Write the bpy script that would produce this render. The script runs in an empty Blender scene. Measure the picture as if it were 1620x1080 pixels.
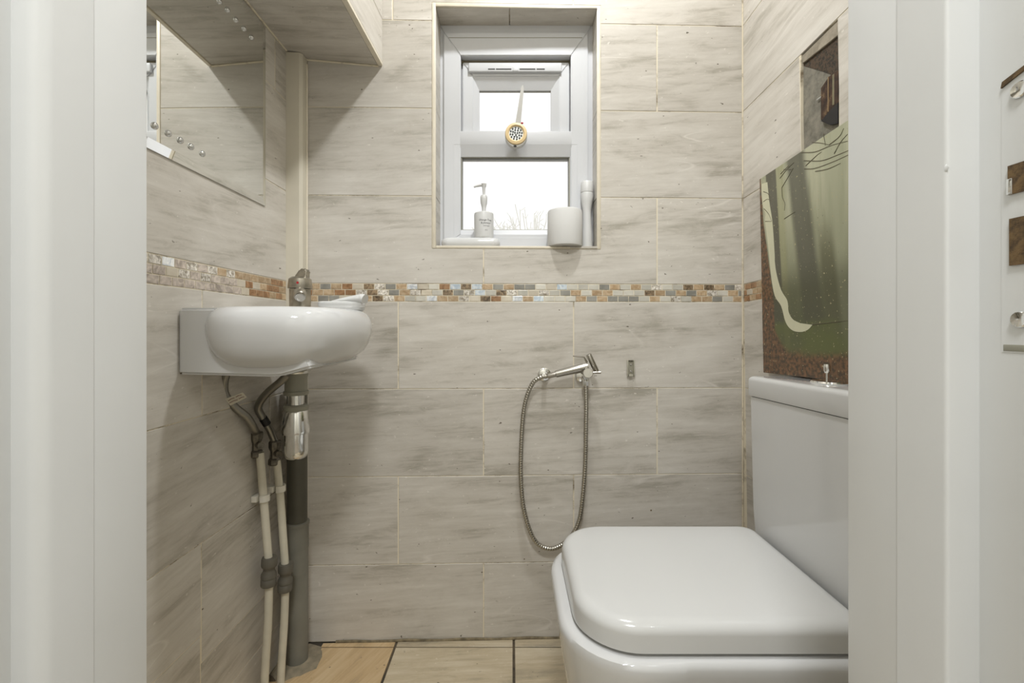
import bpy, bmesh, math, random
from mathutils import Vector, Matrix

# ------------------------------------------------------------------ camera, world, exposure
SC = bpy.context.scene
COL = SC.collection
CAMH = 0.892           # camera height
F = 720.0              # focal length in pixels of the 1620 px wide frame
HOR = 519.0            # horizon row
cam_d = bpy.data.cameras.new('camera')
cam = bpy.data.objects.new('camera', cam_d)
COL.objects.link(cam)
cam.location = (0, 0, CAMH)
cam.rotation_euler = (math.pi/2, 0, 0)
cam_d.sensor_width = 36.0
cam_d.lens = 36.0*F/1620.0
cam_d.shift_y = -(540-HOR)/1620.0
cam_d.clip_start = 0.01
SC.camera = cam
SC.view_settings.view_transform = 'Standard'
SC.view_settings.look = 'None'
SC.view_settings.gamma = 1.0
SC.view_settings.use_curve_mapping = False
SC.view_settings.exposure = 0.34
W = bpy.data.worlds.new('overcast_sky')
SC.world = W
W.use_nodes = True
W.node_tree.nodes['Background'].inputs[0].default_value = (1.0, 0.995, 0.985, 1)
W.node_tree.nodes['Background'].inputs[1].default_value = 0.86
LAMP_W = 9.2
LAMP_COL = (0.965, 0.985, 1.0)
HALL_FILL_W = 17.0
LAMP_POS = (0.13, 0.86, 2.36)

# ------------------------------------------------------------------ helpers
def S(r, g, b):
    def f(c):
        c /= 255.0
        return c/12.92 if c <= 0.04045 else ((c+0.055)/1.055)**2.4
    return (f(r), f(g), f(b), 1.0)

def P(px, py, y):
    return Vector(((px-810)/F*y, y, CAMH+(HOR-py)/F*y))

def new_mat(name):
    m = bpy.data.materials.new(name); m.use_nodes = True
    return m, m.node_tree.nodes, m.node_tree.links, m.node_tree.nodes['Principled BSDF']

def plain(name, col, rough=0.4, metal=0.0, spec=0.5, noise=0.0, nscale=30.0, bump=0.0, coat=0.0):
    m, N, L, B = new_mat(name)
    B.inputs['Base Color'].default_value = col
    B.inputs['Roughness'].default_value = rough
    B.inputs['Metallic'].default_value = metal
    B.inputs['Specular IOR Level'].default_value = spec
    B.inputs['Coat Weight'].default_value = coat
    if noise > 0 or bump > 0:
        tc = N.new('ShaderNodeTexCoord'); nz = N.new('ShaderNodeTexNoise')
        nz.inputs['Scale'].default_value = nscale; nz.inputs['Detail'].default_value = 5
        L.new(tc.outputs['Object'], nz.inputs['Vector'])
        if noise > 0:
            cr = N.new('ShaderNodeValToRGB')
            cr.color_ramp.elements[0].position = 0.3; cr.color_ramp.elements[1].position = 0.7
            cr.color_ramp.elements[0].color = tuple(c*(1-noise) for c in col[:3])+(1,)
            cr.color_ramp.elements[1].color = tuple(min(1, c*(1+noise)) for c in col[:3])+(1,)
            L.new(nz.outputs['Fac'], cr.inputs['Fac']); L.new(cr.outputs['Color'], B.inputs['Base Color'])
        if bump > 0:
            bp = N.new('ShaderNodeBump'); bp.inputs['Strength'].default_value = bump
            bp.inputs['Distance'].default_value = 0.002
            L.new(nz.outputs['Fac'], bp.inputs['Height']); L.new(bp.outputs['Normal'], B.inputs['Normal'])
    return m

def link(name, me, mat=None, parent=None, smooth=None):
    o = bpy.data.objects.new(name, me); COL.objects.link(o)
    if mat is not None and len(me.materials) == 0: me.materials.append(mat)
    if parent is not None: o.parent = parent
    if smooth is not None:
        me.polygons.foreach_set('use_smooth', [True]*len(me.polygons))
        me.set_sharp_from_angle(angle=math.radians(smooth))
    return o

def bm_obj(name, bm, mat, parent=None, smooth=None):
    bmesh.ops.recalc_face_normals(bm, faces=bm.faces[:])
    me = bpy.data.meshes.new(name); bm.to_mesh(me); bm.free()
    return link(name, me, mat, parent, smooth)

def tag(o, label, cat, group=None, kind=None):
    o['label'] = label; o['category'] = cat
    if group: o['group'] = group
    if kind: o['kind'] = kind
    return o

def empty(name, loc, label, cat, group=None, kind=None):
    o = bpy.data.objects.new(name, None); COL.objects.link(o)
    o.location = loc; o.empty_display_size = 0.05
    return tag(o, label, cat, group, kind)

def add_box(bm, lo, hi, bevel=0.0, seg=2):
    r = bmesh.ops.create_cube(bm, size=1.0)
    vs = r['verts']
    c = (Vector(lo)+Vector(hi))/2; d = Vector(hi)-Vector(lo)
    for v in vs: v.co = Vector((c[i]+v.co[i]*d[i] for i in range(3)))
    if bevel > 0:
        es = list({e for v in vs for e in v.link_edges})
        bmesh.ops.bevel(bm, geom=es, offset=bevel, segments=seg, affect='EDGES', profile=0.5, clamp_overlap=True)
    return bm

def box(name, lo, hi, mat, parent=None, bevel=0.0, seg=2):
    """box in world coordinates; parent must be an un-rotated empty: coordinates become local"""
    bm = bmesh.new(); add_box(bm, lo, hi, bevel, seg)
    return loc_obj(name, bm, mat, parent, 35 if bevel else None)

def loc_obj(name, bm, mat, parent=None, smooth=None):
    """object whose mesh was written in world coordinates -> origin at its middle, parented"""
    vs = [v.co for v in bm.verts]
    lo = Vector((min(v[i] for v in vs) for i in range(3))); hi = Vector((max(v[i] for v in vs) for i in range(3)))
    c = (lo+hi)/2
    if parent is None: c.z = lo.z
    for v in bm.verts: v.co -= c
    o = bm_obj(name, bm, mat, parent, smooth)
    pw = Vector((0, 0, 0)); q = parent
    while q is not None: pw += q.location; q = q.parent
    o.location = c-pw
    return o

def add_loft(bm, rings, cap0=True, cap1=True, closed=True):
    prev = None; first = None
    for r in rings:
        vs = [bm.verts.new(p) for p in r]
        if prev is not None:
            n = len(vs)
            for i in range(n if closed else n-1):
                j = (i+1) % n
                bm.faces.new((prev[i], prev[j], vs[j], vs[i]))
        else: first = vs
        prev = vs
    if cap0: bm.faces.new(list(reversed(first)))
    if cap1: bm.faces.new(prev)
    return bm

def frame_of(d):
    d = d.normalized()
    a = Vector((0, 0, 1)) if abs(d.z) < 0.9 else Vector((1, 0, 0))
    u = d.cross(a).normalized(); v = d.cross(u).normalized()
    return u, v

def add_lathe(bm, prof, o, axis=(0, 0, 1), n=28):
    """prof: list of (radius, distance along axis) from point o"""
    axis = Vector(axis).normalized(); u, v = frame_of(axis); o = Vector(o)
    rings = []
    for r, t in prof:
        r = max(r, 1e-5)
        rings.append([o+axis*t+(u*math.cos(2*math.pi*k/n)+v*math.sin(2*math.pi*k/n))*r for k in range(n)])
    return add_loft(bm, rings)

def lathe(name, prof, o, mat, parent=None, axis=(0, 0, 1), n=28, smooth=40):
    bm = bmesh.new(); add_lathe(bm, prof, o, axis, n)
    return loc_obj(name, bm, mat, parent, smooth)

def catmull(pts, k=8):
    pts = [Vector(p) for p in pts]
    P_ = [pts[0]*2-pts[1]]+pts+[pts[-1]*2-pts[-2]]
    out = []
    for i in range(1, len(P_)-2):
        a, b, c, d = P_[i-1:i+3]
        for s in range(k):
            t = s/k
            out.append(0.5*((2*b)+(c-a)*t+(2*a-5*b+4*c-d)*t*t+(3*b-a-3*c+d)*t**3))
    out.append(pts[-1])
    return out

def add_tube(bm, pts, r, n=12):
    pts = [Vector(p) for p in pts]
    rr = r if isinstance(r, (list, tuple)) else [r]*len(pts)
    d0 = (pts[1]-pts[0]).normalized(); u, v = frame_of(d0); rings = []
    for i, p in enumerate(pts):
        d = (pts[min(i+1, len(pts)-1)]-pts[max(i-1, 0)]).normalized()
        u = (u-d*u.dot(d)).normalized(); v = d.cross(u)
        rings.append([p+(u*math.cos(2*math.pi*k/n)+v*math.sin(2*math.pi*k/n))*rr[i] for k in range(n)])
    return add_loft(bm, rings)

def tube(name, pts, r, mat, parent=None, n=12, smooth=50):
    bm = bmesh.new(); add_tube(bm, pts, r, n)
    return loc_obj(name, bm, mat, parent, smooth)

def prism(name, poly, d, mat, parent=None, bevel=0.0, seg=2, smooth=40):
    """poly: world points of one planar outline, d: extrusion vector"""
    bm = bmesh.new(); d = Vector(d)
    a = [bm.verts.new(Vector(p)) for p in poly]; b = [bm.verts.new(Vector(p)+d) for p in poly]
    n = len(a); bm.faces.new(a); bm.faces.new(list(reversed(b)))
    for i in range(n): bm.faces.new((a[i], b[i], b[(i+1) % n], a[(i+1) % n]))
    bmesh.ops.recalc_face_normals(bm, faces=bm.faces[:])
    if bevel > 0:
        bmesh.ops.bevel(bm, geom=bm.edges[:], offset=bevel, segments=seg, affect='EDGES', clamp_overlap=True)
    return loc_obj(name, bm, mat, parent, smooth if bevel else None)

def rrect(x0, x1, y0, y1, rad, k=8):
    """rounded rectangle outline (x,y); rad = radii at (x0,y0),(x1,y0),(x1,y1),(x0,y1)"""
    out = []
    cs = [(x0, y0, 1, 1, 180), (x1, y0, -1, 1, 270), (x1, y1, -1, -1, 0), (x0, y1, 1, -1, 90)]
    for (cx, cy, sx, sy, a0), r in zip(cs, rad):
        r = max(r, 1e-4)
        for i in range(k+1):
            a = math.radians(a0+90*i/k)
            out.append((cx+sx*r+r*math.cos(a), cy+sy*r+r*math.sin(a)))
    return out

def superell(cx, cy, ax, ay, n=2.6, k=64):
    out = []
    for i in range(k):
        a = 2*math.pi*i/k; c, s = math.cos(a), math.sin(a)
        out.append((cx+ax*math.copysign(abs(c)**(2/n), c), cy+ay*math.copysign(abs(s)**(2/n), s)))
    return out

# ------------------------------------------------------------------ tile geometry
def inset_poly(poly, d):
    n = len(poly); out = []
    area = sum(poly[i][0]*poly[(i+1) % n][1]-poly[(i+1) % n][0]*poly[i][1] for i in range(n))
    sg = 1 if area > 0 else -1
    for i in range(n):
        a, b, c = poly[i-1], poly[i], poly[(i+1) % n]
        e1 = Vector((b[0]-a[0], b[1]-a[1])).normalized(); e2 = Vector((c[0]-b[0], c[1]-b[1])).normalized()
        n1 = Vector((-e1.y, e1.x))*sg; n2 = Vector((-e2.y, e2.x))*sg
        m = n1+n2; k = m.dot(n1)
        m = m/max(k, 0.2)
        out.append((b[0]+m.x*d, b[1]+m.y*d))
    return out

_tile_cache = {}
def tile_mesh(poly, t, ch, mat):
    key = (tuple((round(a, 4), round(b, 4)) for a, b in poly), t, ch, mat.name)
    if key in _tile_cache: return _tile_cache[key]
    bm = bmesh.new()
    fr = inset_poly(poly, ch)
    r0 = [bm.verts.new((p[0], t, p[1])) for p in poly]
    r1 = [bm.verts.new((p[0], ch*0.7, p[1])) for p in poly]
    r2 = [bm.verts.new((p[0], 0, p[1])) for p in fr]
    n = len(poly)
    for A, B_ in ((r0, r1), (r1, r2)):
        for i in range(n): bm.faces.new((A[i], A[(i+1) % n], B_[(i+1) % n], B_[i]))
    bm.faces.new(r2); bm.faces.new(list(reversed(r0)))
    bmesh.ops.recalc_face_normals(bm, faces=bm.faces[:])
    me = bpy.data.meshes.new('tile'); bm.to_mesh(me); bm.free(); me.materials.append(mat)
    _tile_cache[key] = me
    return me

def basis(o, ex, ez):
    ex = Vector(ex).normalized(); ez = Vector(ez).normalized(); ey = ez.cross(ex)
    m = Matrix((ex, ey, ez)).transposed().to_4x4(); m.translation = Vector(o)
    return m

def tile(name, poly, M, mat, parent, t=0.007, ch=0.0009):
    """poly in plane coordinates (along ex, along ez) of the basis M, front facing -ey"""
    cx = (min(p[0] for p in poly)+max(p[0] for p in poly))/2; cz = (min(p[1] for p in poly)+max(p[1] for p in poly))/2
    me = tile_mesh([(p[0]-cx, p[1]-cz) for p in poly], t, ch, mat)
    o = bpy.data.objects.new(name, me); COL.objects.link(o)
    o.parent = parent
    o.matrix_world = M @ Matrix.Translation((cx, 0, cz))
    pl = Vector((0, 0, 0)); q = parent
    while q is not None: pl += q.location; q = q.parent
    mm = M @ Matrix.Translation((cx, 0, cz)); mm.translation -= pl
    o.matrix_basis = mm
    return o

def rect(x0, x1, z0, z1): return [(x0, z0), (x1, z0), (x1, z1), (x0, z1)]

def cut(x0, x1, z0, z1, hx0, hx1, hz0, hz1):
    """tile rectangle minus window hole -> list of polygons"""
    if x1 <= hx0 or x0 >= hx1 or z1 <= hz0 or z0 >= hz1: return [rect(x0, x1, z0, z1)]
    l, r, b, tp = hx0 > x0, hx1 < x1, hz0 > z0, hz1 < z1
    if not b and not tp:
        out = []
        if l: out.append(rect(x0, hx0, z0, z1))
        if r: out.append(rect(hx1, x1, z0, z1))
        return out
    if b and l and not r: return [[(x0, z0), (x1, z0), (x1, hz0), (hx0, hz0), (hx0, z1), (x0, z1)]]
    if b and r and not l: return [[(x0, z0), (x1, z0), (x1, z1), (hx1, z1), (hx1, hz0), (x0, hz0)]]
    if tp and l and not r: return [[(x0, z0), (hx0, z0), (hx0, hz1), (x1, hz1), (x1, z1), (x0, z1)]]
    if tp and r and not l: return [[(hx1, z0), (x1, z0), (x1, z1), (x0, z1), (x0, hz1), (hx1, hz1)]]
    if b: return [rect(x0, x1, z0, hz0)]
    return [rect(x0, x1, hz1, z1)]

# ------------------------------------------------------------------ materials
def stone_tile(name, light, mid, dark, vein, rough=0.36, sx=2.2, sz=16.0, ang=0.06, rnd=0.10):
    m, N, L, B = new_mat(name)
    tc = N.new('ShaderNodeTexCoord'); oi = N.new('ShaderNodeObjectInfo')
    mul = N.new('ShaderNodeVectorMath'); mul.operation = 'SCALE'; mul.inputs[0].default_value = (7.3, 3.1, 11.7)
    L.new(oi.outputs['Random'], mul.inputs['Scale'])
    add = N.new('ShaderNodeVectorMath'); L.new(tc.outputs['Object'], add.inputs[0]); L.new(mul.outputs[0], add.inputs[1])
    rot = N.new('ShaderNodeMapping'); rot.inputs['Rotation'].default_value = (0, ang, 0)
    L.new(add.outputs[0], rot.inputs['Vector'])
    def noise(scale, detail, rgh, dist, mp):
        mpn = N.new('ShaderNodeMapping'); mpn.inputs['Scale'].default_value = mp
        L.new(rot.outputs[0], mpn.inputs['Vector'])
        n = N.new('ShaderNodeTexNoise'); n.inputs['Scale'].default_value = scale; n.inputs['Detail'].default_value = detail
        n.inputs['Roughness'].default_value = rgh; n.inputs['Distortion'].default_value = dist
        L.new(mpn.outputs[0], n.inputs['Vector']); return n
    big = noise(1.0, 3, 0.55, 0.7, (sx, 5, sz*0.55))
    fine = noise(1.0, 7, 0.68, 0.5, (sx*2.2, 9, sz*4.0))
    mid2 = noise(1.0, 8, 0.8, 0.9, (sx*4.5, 9, sz*2.2))
    # streak field
    ma = N.new('ShaderNodeMath'); ma.operation = 'MULTIPLY'; ma.inputs[1].default_value = 0.42
    L.new(big.outputs['Fac'], ma.inputs[0])
    mc = N.new('ShaderNodeMath'); mc.operation = 'MULTIPLY_ADD'; mc.inputs[1].default_value = 0.26
    L.new(mid2.outputs['Fac'], mc.inputs[0]); L.new(ma.outputs[0], mc.inputs[2])
    mb = N.new('ShaderNodeMath'); mb.operation = 'MULTIPLY_ADD'; mb.inputs[1].default_value = 0.32
    L.new(fine.outputs['Fac'], mb.inputs[0]); L.new(mc.outputs[0], mb.inputs[2])
    cr = N.new('ShaderNodeValToRGB'); e = cr.color_ramp.elements
    e[0].position = 0.385; e[0].color = dark
    e[1].position = 0.60; e[1].color = light
    k = e.new(0.475); k.color = mid
    L.new(mb.outputs[0], cr.inputs['Fac'])
    # light veins: thin ridge of a stretched noise, only here and there
    vn = noise(1.0, 2.0, 0.4, 0.25, (sx*0.9, 3, sz*0.6))
    s1 = N.new('ShaderNodeMath'); s1.operation = 'SUBTRACT'; s1.inputs[1].default_value = 0.5; L.new(vn.outputs['Fac'], s1.inputs[0])
    ab = N.new('ShaderNodeMath'); ab.operation = 'ABSOLUTE'; L.new(s1.outputs[0], ab.inputs[0])
    mr = N.new('ShaderNodeMapRange'); mr.inputs['From Min'].default_value = 0.0; mr.inputs['From Max'].default_value = 0.011
    mr.inputs['To Min'].default_value = 0.5; mr.inputs['To Max'].default_value = 0.0; L.new(ab.outputs[0], mr.inputs['Value'])
    gate = noise(1.0, 1, 0.5, 0, (5, 5, 7))
    gr = N.new('ShaderNodeMapRange'); gr.inputs['From Min'].default_value = 0.50; gr.inputs['From Max'].default_value = 0.68
    L.new(gate.outputs['Fac'], gr.inputs['Value'])
    mg = N.new('ShaderNodeMath'); mg.operation = 'MULTIPLY'; L.new(mr.outputs[0], mg.inputs[0]); L.new(gr.outputs[0], mg.inputs[1])
    mx = N.new('ShaderNodeMix'); mx.data_type = 'RGBA'; mx.inputs['B'].default_value = vein
    L.new(mg.outputs[0], mx.inputs['Factor']); L.new(cr.outputs['Color'], mx.inputs['A'])
    # dark pin marks
    sp = noise(1.0, 2, 0.5, 0, (55, 55, 95))
    sr = N.new('ShaderNodeMapRange'); sr.inputs['From Min'].default_value = 0.735; sr.inputs['From Max'].default_value = 0.775
    L.new(sp.outputs['Fac'], sr.inputs['Value'])
    mx2 = N.new('ShaderNodeMix'); mx2.data_type = 'RGBA'; mx2.inputs['B'].default_value = S(96, 88, 74)
    L.new(sr.outputs[0], mx2.inputs['Factor']); L.new(mx.outputs['Result'], mx2.inputs['A'])
    wf_ = noise(1.0, 2, 0.5, 0, (70, 70, 120))
    wr_ = N.new('ShaderNodeMapRange'); wr_.inputs['From Min'].default_value = 0.70; wr_.inputs['From Max'].default_value = 0.76; wr_.inputs['To Max'].default_value = 0.6
    L.new(wf_.outputs['Fac'], wr_.inputs['Value'])
    mx3 = N.new('ShaderNodeMix'); mx3.data_type = 'RGBA'; mx3.inputs['B'].default_value = vein
    L.new(wr_.outputs[0], mx3.inputs['Factor']); L.new(mx2.outputs['Result'], mx3.inputs['A'])
    # small value shift from tile to tile
    hv = N.new('ShaderNodeHueSaturation'); vr = N.new('ShaderNodeMapRange')
    vr.inputs['To Min'].default_value = 1-rnd/2; vr.inputs['To Max'].default_value = 1+rnd/2
    L.new(oi.outputs['Random'], vr.inputs['Value']); L.new(vr.outputs[0], hv.inputs['Value'])
    L.new(mx3.outputs['Result'], hv.inputs['Color']); L.new(hv.outputs['Color'], B.inputs['Base Color'])
    B.inputs['Roughness'].default_value = rough
    B.inputs['Specular IOR Level'].default_value = 0.4
    bp = N.new('ShaderNodeBump'); bp.inputs['Strength'].default_value = 0.12; bp.inputs['Distance'].default_value = 0.001
    L.new(fine.outputs['Fac'], bp.inputs['Height']); L.new(bp.outputs['Normal'], B.inputs['Normal'])
    return m

M_tile = stone_tile('stone_wall_tile', S(211, 206, 197), S(196, 190, 180), S(166, 160, 148), S(226, 221, 213))
M_floor = stone_tile('stone_floor_tile', S(204, 192, 168), S(184, 169, 142), S(152, 142, 122), S(218, 208, 188), rough=0.4)
M_floor_d = stone_tile('tan_floor_tile', S(206, 182, 144), S(190, 162, 122), S(160, 144, 116), S(214, 196, 162), rough=0.42, ang=1.15, sx=2, sz=26)

def grout_mat(name, base, stain, thr=0.60):
    m, N, L, B = new_mat(name)
    tc = N.new('ShaderNodeTexCoord'); n = N.new('ShaderNodeTexNoise'); n.inputs['Scale'].default_value = 9; n.inputs['Detail'].default_value = 6
    n.inputs['Roughness'].default_value = 0.7
    L.new(tc.outputs['Object'], n.inputs['Vector'])
    cr = N.new('ShaderNodeValToRGB'); e = cr.color_ramp.elements
    e[0].position = thr-0.1; e[0].color = base; e[1].position = thr+0.04; e[1].color = stain
    L.new(n.outputs['Fac'], cr.inputs['Fac']); L.new(cr.outputs['Color'], B.inputs['Base Color'])
    B.inputs['Roughness'].default_value = 0.85
    return m
M_grout = grout_mat('cream_grout', S(226, 216, 194), S(120, 106, 84), 0.62)
M_fgrout = grout_mat('dark_grout', S(96, 84, 66), S(60, 54, 44), 0.5)
M_trim = plain('cream_trim', S(222, 213, 194), 0.4, noise=0.05, nscale=40)
M_boxing = plain('beige_painted_boxing', S(208, 201, 184), 0.5, noise=0.04, nscale=14, bump=0.1)
M_paint = plain('white_gloss_paint', S(219, 220, 219), 0.32, noise=0.012, nscale=9, bump=0.25)
M_wallpaint = plain('white_wall_paint', S(226, 223, 214), 0.8, bump=0.1)
M_upvc = plain('white_upvc', S(206, 207, 209), 0.3)
M_ceramic = plain('white_ceramic', S(209, 209, 208), 0.08, coat=0.4)
M_seatpl = plain('white_seat_plastic', S(206, 206, 204), 0.16)
M_whitepl = plain('white_plastic', S(210, 210, 208), 0.35)
M_paper = plain('white_tissue', S(214, 213, 210), 0.9, bump=0.3)
M_chrome = plain('chrome', (0.80, 0.80, 0.78, 1), 0.10, metal=1)
M_steel = plain('brushed_steel', (0.42, 0.40, 0.36, 1), 0.27, metal=1)
M_tapsteel = plain('worn_tap_metal', (0.40, 0.37, 0.31, 1), 0.36, metal=1, noise=0.25, nscale=60)
M_braid = plain('dark_braided_hose', (0.27, 0.26, 0.23, 1), 0.33, metal=0.85)
M_valve = plain('tarnished_valve', (0.17, 0.155, 0.125, 1), 0.4, metal=0.7, noise=0.3, nscale=120)
M_pipe_w = plain('cream_plastic_pipe', S(208, 202, 184), 0.5, noise=0.06, nscale=30)
M_pipe_g = plain('grey_waste_pipe', S(122, 120, 110), 0.5, noise=0.12, nscale=18)
M_pipe_dk = plain('dark_grey_waste_pipe', S(84, 82, 72), 0.45, noise=0.12, nscale=18)
M_greypl = plain('grey_green_plastic', S(150, 148, 134), 0.45)
M_coupler = plain('grey_push_fit', S(98, 94, 84), 0.5)
M_black = plain('black', S(26, 24, 24), 0.5)
M_dkline = plain('dark_gap', S(40, 38, 36), 0.7)
M_red = plain('red_dot', S(170, 30, 40), 0.4)
M_cement = plain('grey_cement', S(128, 118, 98), 0.9, noise=0.25, nscale=50, bump=0.8)
M_mould = plain('dirty_sealant', S(120, 108, 84), 0.85, noise=0.4, nscale=70, bump=0.6)

def glass_mat(name, tint=(1, 1, 1, 1)):
    m, N, L, B = new_mat(name); N.remove(B)
    out = N['Material Output']; t = N.new('ShaderNodeBsdfTransparent'); g = N.new('ShaderNodeBsdfGlossy')
    t.inputs['Color'].default_value = tint; g.inputs['Roughness'].default_value = 0.02
    fr = N.new('ShaderNodeFresnel'); fr.inputs['IOR'].default_value = 1.45
    mx = N.new('ShaderNodeMixShader'); L.new(fr.outputs[0], mx.inputs[0]); L.new(t.outputs[0], mx.inputs[1]); L.new(g.outputs[0], mx.inputs[2])
    L.new(mx.outputs[0], out.inputs['Surface'])
    return m
M_glass = glass_mat('window_glass')
M_mirror = plain('mirror_silver', (0.86, 0.87, 0.85, 1), 0.015, metal=1)
M_clear = plain('clear_dome', (0.62, 0.62, 0.60, 1), 0.08, metal=0.75)

# ------------------------------------------------------------------ room planes
XL, XR = -0.624, 0.675       # faces of the side wall tiles
YF = 0.48                    # room side of the front wall
YH = 0.27                    # hall side of the front wall
SLOPE = 0.028                # the back wall runs slightly off square
def yb(x): return 1.309+SLOPE*x
ZC = 2.38                    # ceiling
def backP(px, py):
    u = (px-810)/F; y = 1.309/(1-SLOPE*u)
    return P(px, py, y)
def leftP(px, py, off=0.0):
    y = (XL+off)*F/(px-810); return P(px, py, y)
def rightP(px, py, off=0.0):
    y = (XR-off)*F/(px-810); return P(px, py, y)
GD = 0.0012                  # grout depth below tile face
EXB = Vector((1, SLOPE, 0)).normalized()
MB = basis((0, 1.309, CAMH), EXB, (0, 0, 1))             # back wall plane, origin under the camera axis
ML = basis((XL, 0, CAMH), (0, 1, 0), (0, 0, 1))           # left wall
TILT = 0.026
MR = basis((XR, 1.326, CAMH), (0, -1, TILT), (0, TILT, 1))  # right wall: courses climb slightly towards the door

# window hole in the back wall (plane coordinates x along wall, z above camera)
HX0, HX1, HZ0, HZ1 = -0.2184, 0.2455, 0.2364, 0.9218
TR = 0.0115                  # width of the edge trim
YW = 1.383                   # face of the window frame
yo = 1.6

# ---- floor
fl = box('floor', (XL-0.05, YH, -0.10), (XR+0.05, yo, -0.0025), M_fgrout)
tag(fl, 'floor of tan stone tiles with dark joints', 'floor', kind='structure')
MF = basis((0, 0, 0), (1, 0, 0), (0, 1, 0))
g = 0.0035
xs = [XL, -0.328, 0.005, 0.338, XR]
for i in range(4):
    x0, x1 = xs[i]+(g if i else 0), xs[i+1]-g
    y_end = 1.272
    if i == 0:   # broken round the waste pipe
        poly = [(x0, 0.942), (x1, 0.942), (x1, y_end), (-0.53, y_end), (-0.545, 1.245), (-0.555, 1.225), (-0.535, 1.195), (-0.560, 1.165), (-0.60, 1.15), (x0, 1.148)]
        tile('floor_tile', poly, MF, M_floor_d, fl)
    else:
        tile('floor_tile', rect(x0, x1, 0.942, y_end), MF, M_floor, fl)
    tile('floor_tile', rect(x0, x1, YF-0.2, 0.935), MF, M_floor, fl)
    xa = x0 if i else -0.535
    tile('floor_strip', [(xa, y_end+0.004), (x1, y_end+0.004), (x1, yb(x1)-0.004), (xa, yb(xa)-0.004)], MF, M_floor if i else M_floor_d, fl)
bm = bmesh.new()
random.seed(5)
ring = []
for k in range(20):
    a = 2*math.pi*k/20; r = 0.062*(0.85+0.3*random.random())
    ring.append((-0.575+r*math.cos(a)*1.0, 1.215+r*math.sin(a)*1.1))
add_loft(bm, [[Vector((x, y, -0.002)) for x, y in ring], [Vector((-0.575+(x+0.575)*0.8, 1.215+(y-1.215)*0.8, 0.004)) for x, y in ring]])
loc_obj('cement_patch', bm, M_cement, fl, 30)

# ---- ceiling
ce = box('ceiling', (XL-0.05, YH, ZC), (XR+0.05, yo, ZC+0.06), M_wallpaint)
tag(ce, 'plain white painted ceiling above the frame', 'ceiling', kind='structure')

# ---- back wall
wb = empty('wall_back', (0, 1.4, 0), 'back wall of beige stone tiles with mosaic band and small window', 'wall', kind='structure')
def slab(bm, x0, x1, z0, z1, y1=1.56):
    f = GD
    v = []
    for x, z in rect(x0, x1, z0, z1): v.append(bm.verts.new((x, yb(x)+f, CAMH+z)))
    w = []
    for x, z in rect(x0, x1, z0, z1): w.append(bm.verts.new((x, y1, CAMH+z)))
    bm.faces.new(v); bm.faces.new(list(reversed(w)))
    for i in range(4): bm.faces.new((v[i], w[i], w[(i+1) % 4], v[(i+1) % 4]))
bm = bmesh.new()
zt = ZC-CAMH
hx0, hx1, hz0, hz1 = HX0-0.006, HX1+0.006, HZ0-0.006, HZ1+0.006
slab(bm, XL-0.05, hx0, -CAMH, zt); slab(bm, hx1, XR+0.05, -CAMH, zt)
slab(bm, hx0, hx1, -CAMH, hz0); slab(bm, hx0, hx1, hz1, zt)
loc_obj('grout_bed', bm, M_grout, wb)
rows = [(1.132, 1.49, 0), (0.880, 1.132, 1), (0.629, 0.880, 0), (0.378, 0.629, 1), (0.1274, 0.378, 0),
        (-0.1735, 0.0764, 1), (-0.4235, -0.1735, 0), (-0.674, -0.4235, 1), (-0.892, -0.674, 0)]
gv, gh = 0.0019, 0.0011
for z0, z1, odd in rows:
    off = -0.325 if odd else -0.0817
    ed = [off+0.5030*k for k in range(-3, 5)]
    if z0 == 0.880: ed = [-0.583, -0.341, 0.177, XR]
    if z0 == 0.378: ed = [-0.583, 0.0, XR]      # this course is only cut at the window
    for x0, x1 in zip(ed[:-1], ed[1:]):
        x0 = max(x0, -0.583); x1 = min(x1, XR-0.002)
        if x1-x0 < 0.02: continue
        for poly in cut(x0+gv, x1-gv, z0+gh, z1-gh, HX0-TR, HX1+TR, HZ0-0.0085, HZ1+TR):
            tile('wall_tile', poly, MB, M_tile, wb)
# reveal tiles round the window
def wpt(x, z, y): return Vector((x, y, CAMH+z))
yf0 = yb(HX0)
MT = basis((0, 0, CAMH+HZ1), (1, 0, 0), (0, -1, 0))
for x0, x1 in ((HX0, -0.009), (-0.006, HX1)):
    tile('reveal_tile', rect(x0, x1, -YW-0.02, -1.3115), MT, M_tile, wb, t=0.006)
MLr = basis((HX0, 0, CAMH), (0, 1, 0), (0, 0, 1))
for z0, z1 in ((HZ0, 0.377), (0.379, 0.628), (0.630, HZ1)):
    tile('reveal_tile', rect(1.3065, YW+0.02, z0, z1), MLr, M_tile, wb, t=0.006)
MRr = basis((HX1, 0, CAMH), (0, -1, 0), (0, 0, 1))
for z0, z1 in ((HZ0, 0.377), (0.379, 0.628), (0.630, HZ1)):
    tile('reveal_tile', rect(-YW-0.02, -1.3195, z0, z1), MRr, M_tile, wb, t=0.006)
tile('sill_tile', rect(HX0, HX1, 1.3125, YW+0.02), basis((0, 0, CAMH+HZ0), (1, 0, 0), (0, 1, 0)), M_tile, wb, t=0.006)
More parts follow.
